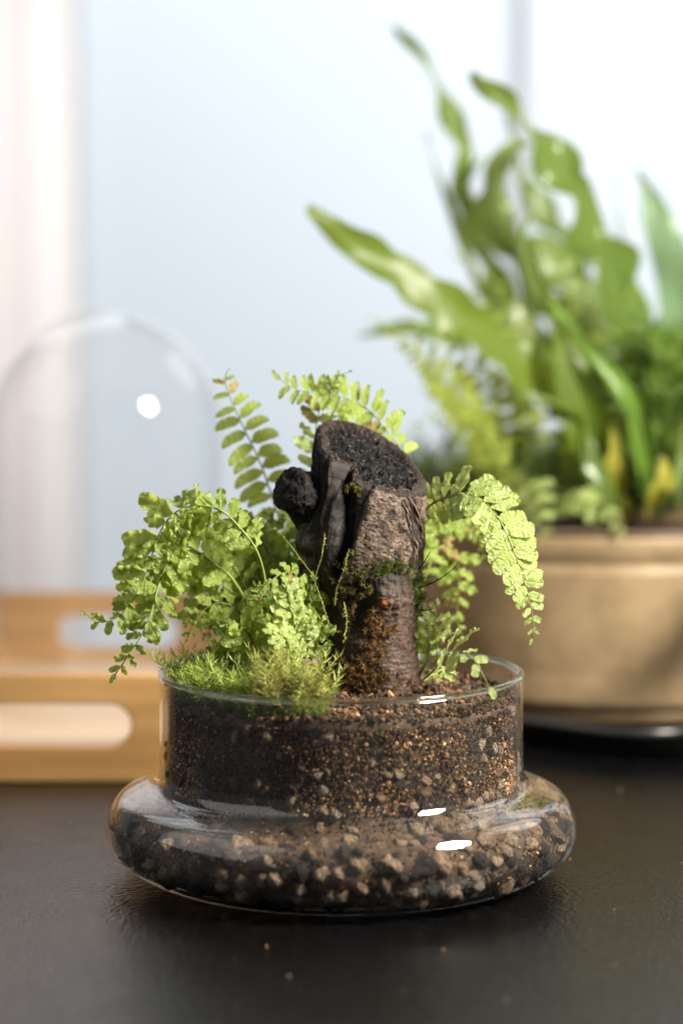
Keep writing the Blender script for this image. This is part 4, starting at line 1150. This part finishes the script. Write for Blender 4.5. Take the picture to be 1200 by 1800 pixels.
strap([(1120, 900, .38), (1080, 620, .40), (1000, 440, .40), (940, 350, .40), (905, 260, .40), (885, 200, .40)], 66, m_strapA, ((.2, -1, .2), (.4, -1, .2)), .6, 4, .1, teeth=1.1, nteeth=7)
strap([(1170, 905, .32), (1300, 760, .28), (1420, 760, .22), (1430, 900, .175), (1350, 1010, .16), (1275, 1065, .155)], 80, m_strapA, ((-.2, -.3, 1), (.6, -.6, .6)), .2, 2, prof=(.3, .6, .9, 1, 1, 1, .9, .4))  # leaf added out of view to cast a slanting shadow on the bowl
strap([(1198, 915, .27), (1192, 860, .25), (1196, 800, .25), (1205, 740, .25)], 22, m_strapB, ((.2, -1, .2), (.2, -1, .2)), .1, 2, .5)

LPX = PQ
def ffern(label, base_px, fronds, key='far', group='lacy ferns in the tan bowl'):
    t = thing('lacy_fern', label, 'fern', tuple(P(*base_px)), group)
    for pts, n_, L_ in fronds:
        frond(t, pts, int(n_ * .8), L_ * LPX, key, (random.uniform(-.3, .3), -1, random.uniform(.2, .7)), None, 68, .12, .985, .1, r0=.0006, jit=.25)
ffern('lacy yellow green fern spreading left from the tan bowl under the big strap leaf', (900, 905, .28), [
    ([(900, 905, .28), (860, 760, .26), (790, 680, .25), (730, 620, .24), (680, 575, .24)], 17, 46),
    ([(905, 905, .28), (850, 780, .25), (790, 720, .24), (745, 690, .24)], 14, 42),
    ([(900, 905, .29), (880, 740, .28), (830, 640, .27), (760, 560, .26)], 17, 46),
    ([(905, 905, .29), (900, 720, .29), (880, 620, .29), (850, 540, .29), (800, 500, .29)], 18, 44),
    ([(890, 905, .30), (830, 830, .29), (780, 800, .28), (740, 810, .27)], 12, 36),
    ([(900, 905, .27), (840, 740, .255), (770, 650, .25), (700, 590, .245), (650, 560, .24)], 18, 40),
    ([(905, 905, .26), (870, 800, .245), (820, 740, .24), (770, 730, .235), (730, 750, .23)], 13, 38),
    ([(910, 905, .31), (930, 700, .32), (900, 560, .32), (860, 490, .32), (790, 440, .32)], 18, 38),
    ([(900, 905, .30), (870, 800, .30), (850, 700, .30), (860, 620, .30)], 14, 40)])
ffern('lacy fern standing low in the middle of the tan bowl', (960, 905, .30), [
    ([(960, 905, .30), (920, 830, .29), (880, 790, .285), (840, 780, .28)], 12, 34),
    ([(965, 905, .31), (940, 780, .31), (920, 690, .31), (930, 610, .31)], 16, 40),
    ([(970, 905, .32), (990, 800, .33), (1020, 720, .33), (1060, 660, .33)], 14, 38),
    ([(955, 905, .33), (880, 840, .34), (820, 830, .34), (770, 850, .34)], 13, 32),
    ([(980, 905, .33), (1020, 620, .35), (1060, 520, .35), (1110, 500, .35)], 18, 36),
    ([(985, 905, .31), (1010, 700, .31), (1000, 560, .31), (1040, 470, .31), (1090, 450, .31)], 18, 36),
    ([(990, 905, .28), (1010, 800, .265), (990, 700, .26), (1030, 610, .26), (1090, 580, .26)], 15, 36)])
ffern('lacy fern rising at the right side of the tan bowl', (1140, 905, .33), [
    ([(1140, 905, .33), (1110, 740, .33), (1100, 620, .33), (1110, 520, .33), (1090, 470, .33)], 18, 40),
    ([(1145, 905, .33), (1160, 780, .31), (1170, 690, .30), (1150, 620, .30)], 15, 42),
    ([(1150, 905, .33), (1190, 780, .32), (1220, 680, .31), (1230, 610, .30)], 15, 44),
    ([(1150, 905, .34), (1150, 760, .35), (1140, 640, .35), (1165, 570, .35)], 15, 42)])
ffern('pale small fern frond drooping over the front rim of the tan bowl', (945, 900, .25), [
    ([(945, 905, .245), (930, 850, .23), (938, 870, .222), (950, 910, .216), (958, 945, .214)], 9, 40),
    ([(950, 905, .245), (990, 880, .235), (1040, 885, .228), (1075, 905, .220), (1092, 940, .216)], 12, 36)], key='pale')

# bushy moss and fine grass in the pot
def pot_bush(n, x0, x1, y0, y1):
    def fn():
        px = rng.uniform(x0, x1); py = rng.uniform(y0, y1); return np.array(P(px, py, rng.uniform(.26, .38))[:])
    return fn
v, f, c = moss_region(240, pot_bush(0, 1120, 1260, 640, 900), 26, .009, (.012, .03), c_lo=(.05, .10, .015), c_hi=(.20, .32, .05), lean=.5)
o = link('feathery_bush', mesh('feathery_bush', v, f, False, c), m_moss)
tag(o, 'dark green feathery bush at the right of the tan bowl', 'plant', kind='stuff')
v, f, c = moss_region(220, pot_bush(0, 720, 1080, 860, 915), 20, .007, (.012, .034), c_lo=(.05, .08, .015), c_hi=(.18, .26, .05), lean=.4)
o = link('low_moss', mesh('low_moss', v, f, False, c), m_moss)
tag(o, 'soft mossy growth along the left rim inside the tan bowl', 'moss', kind='stuff')
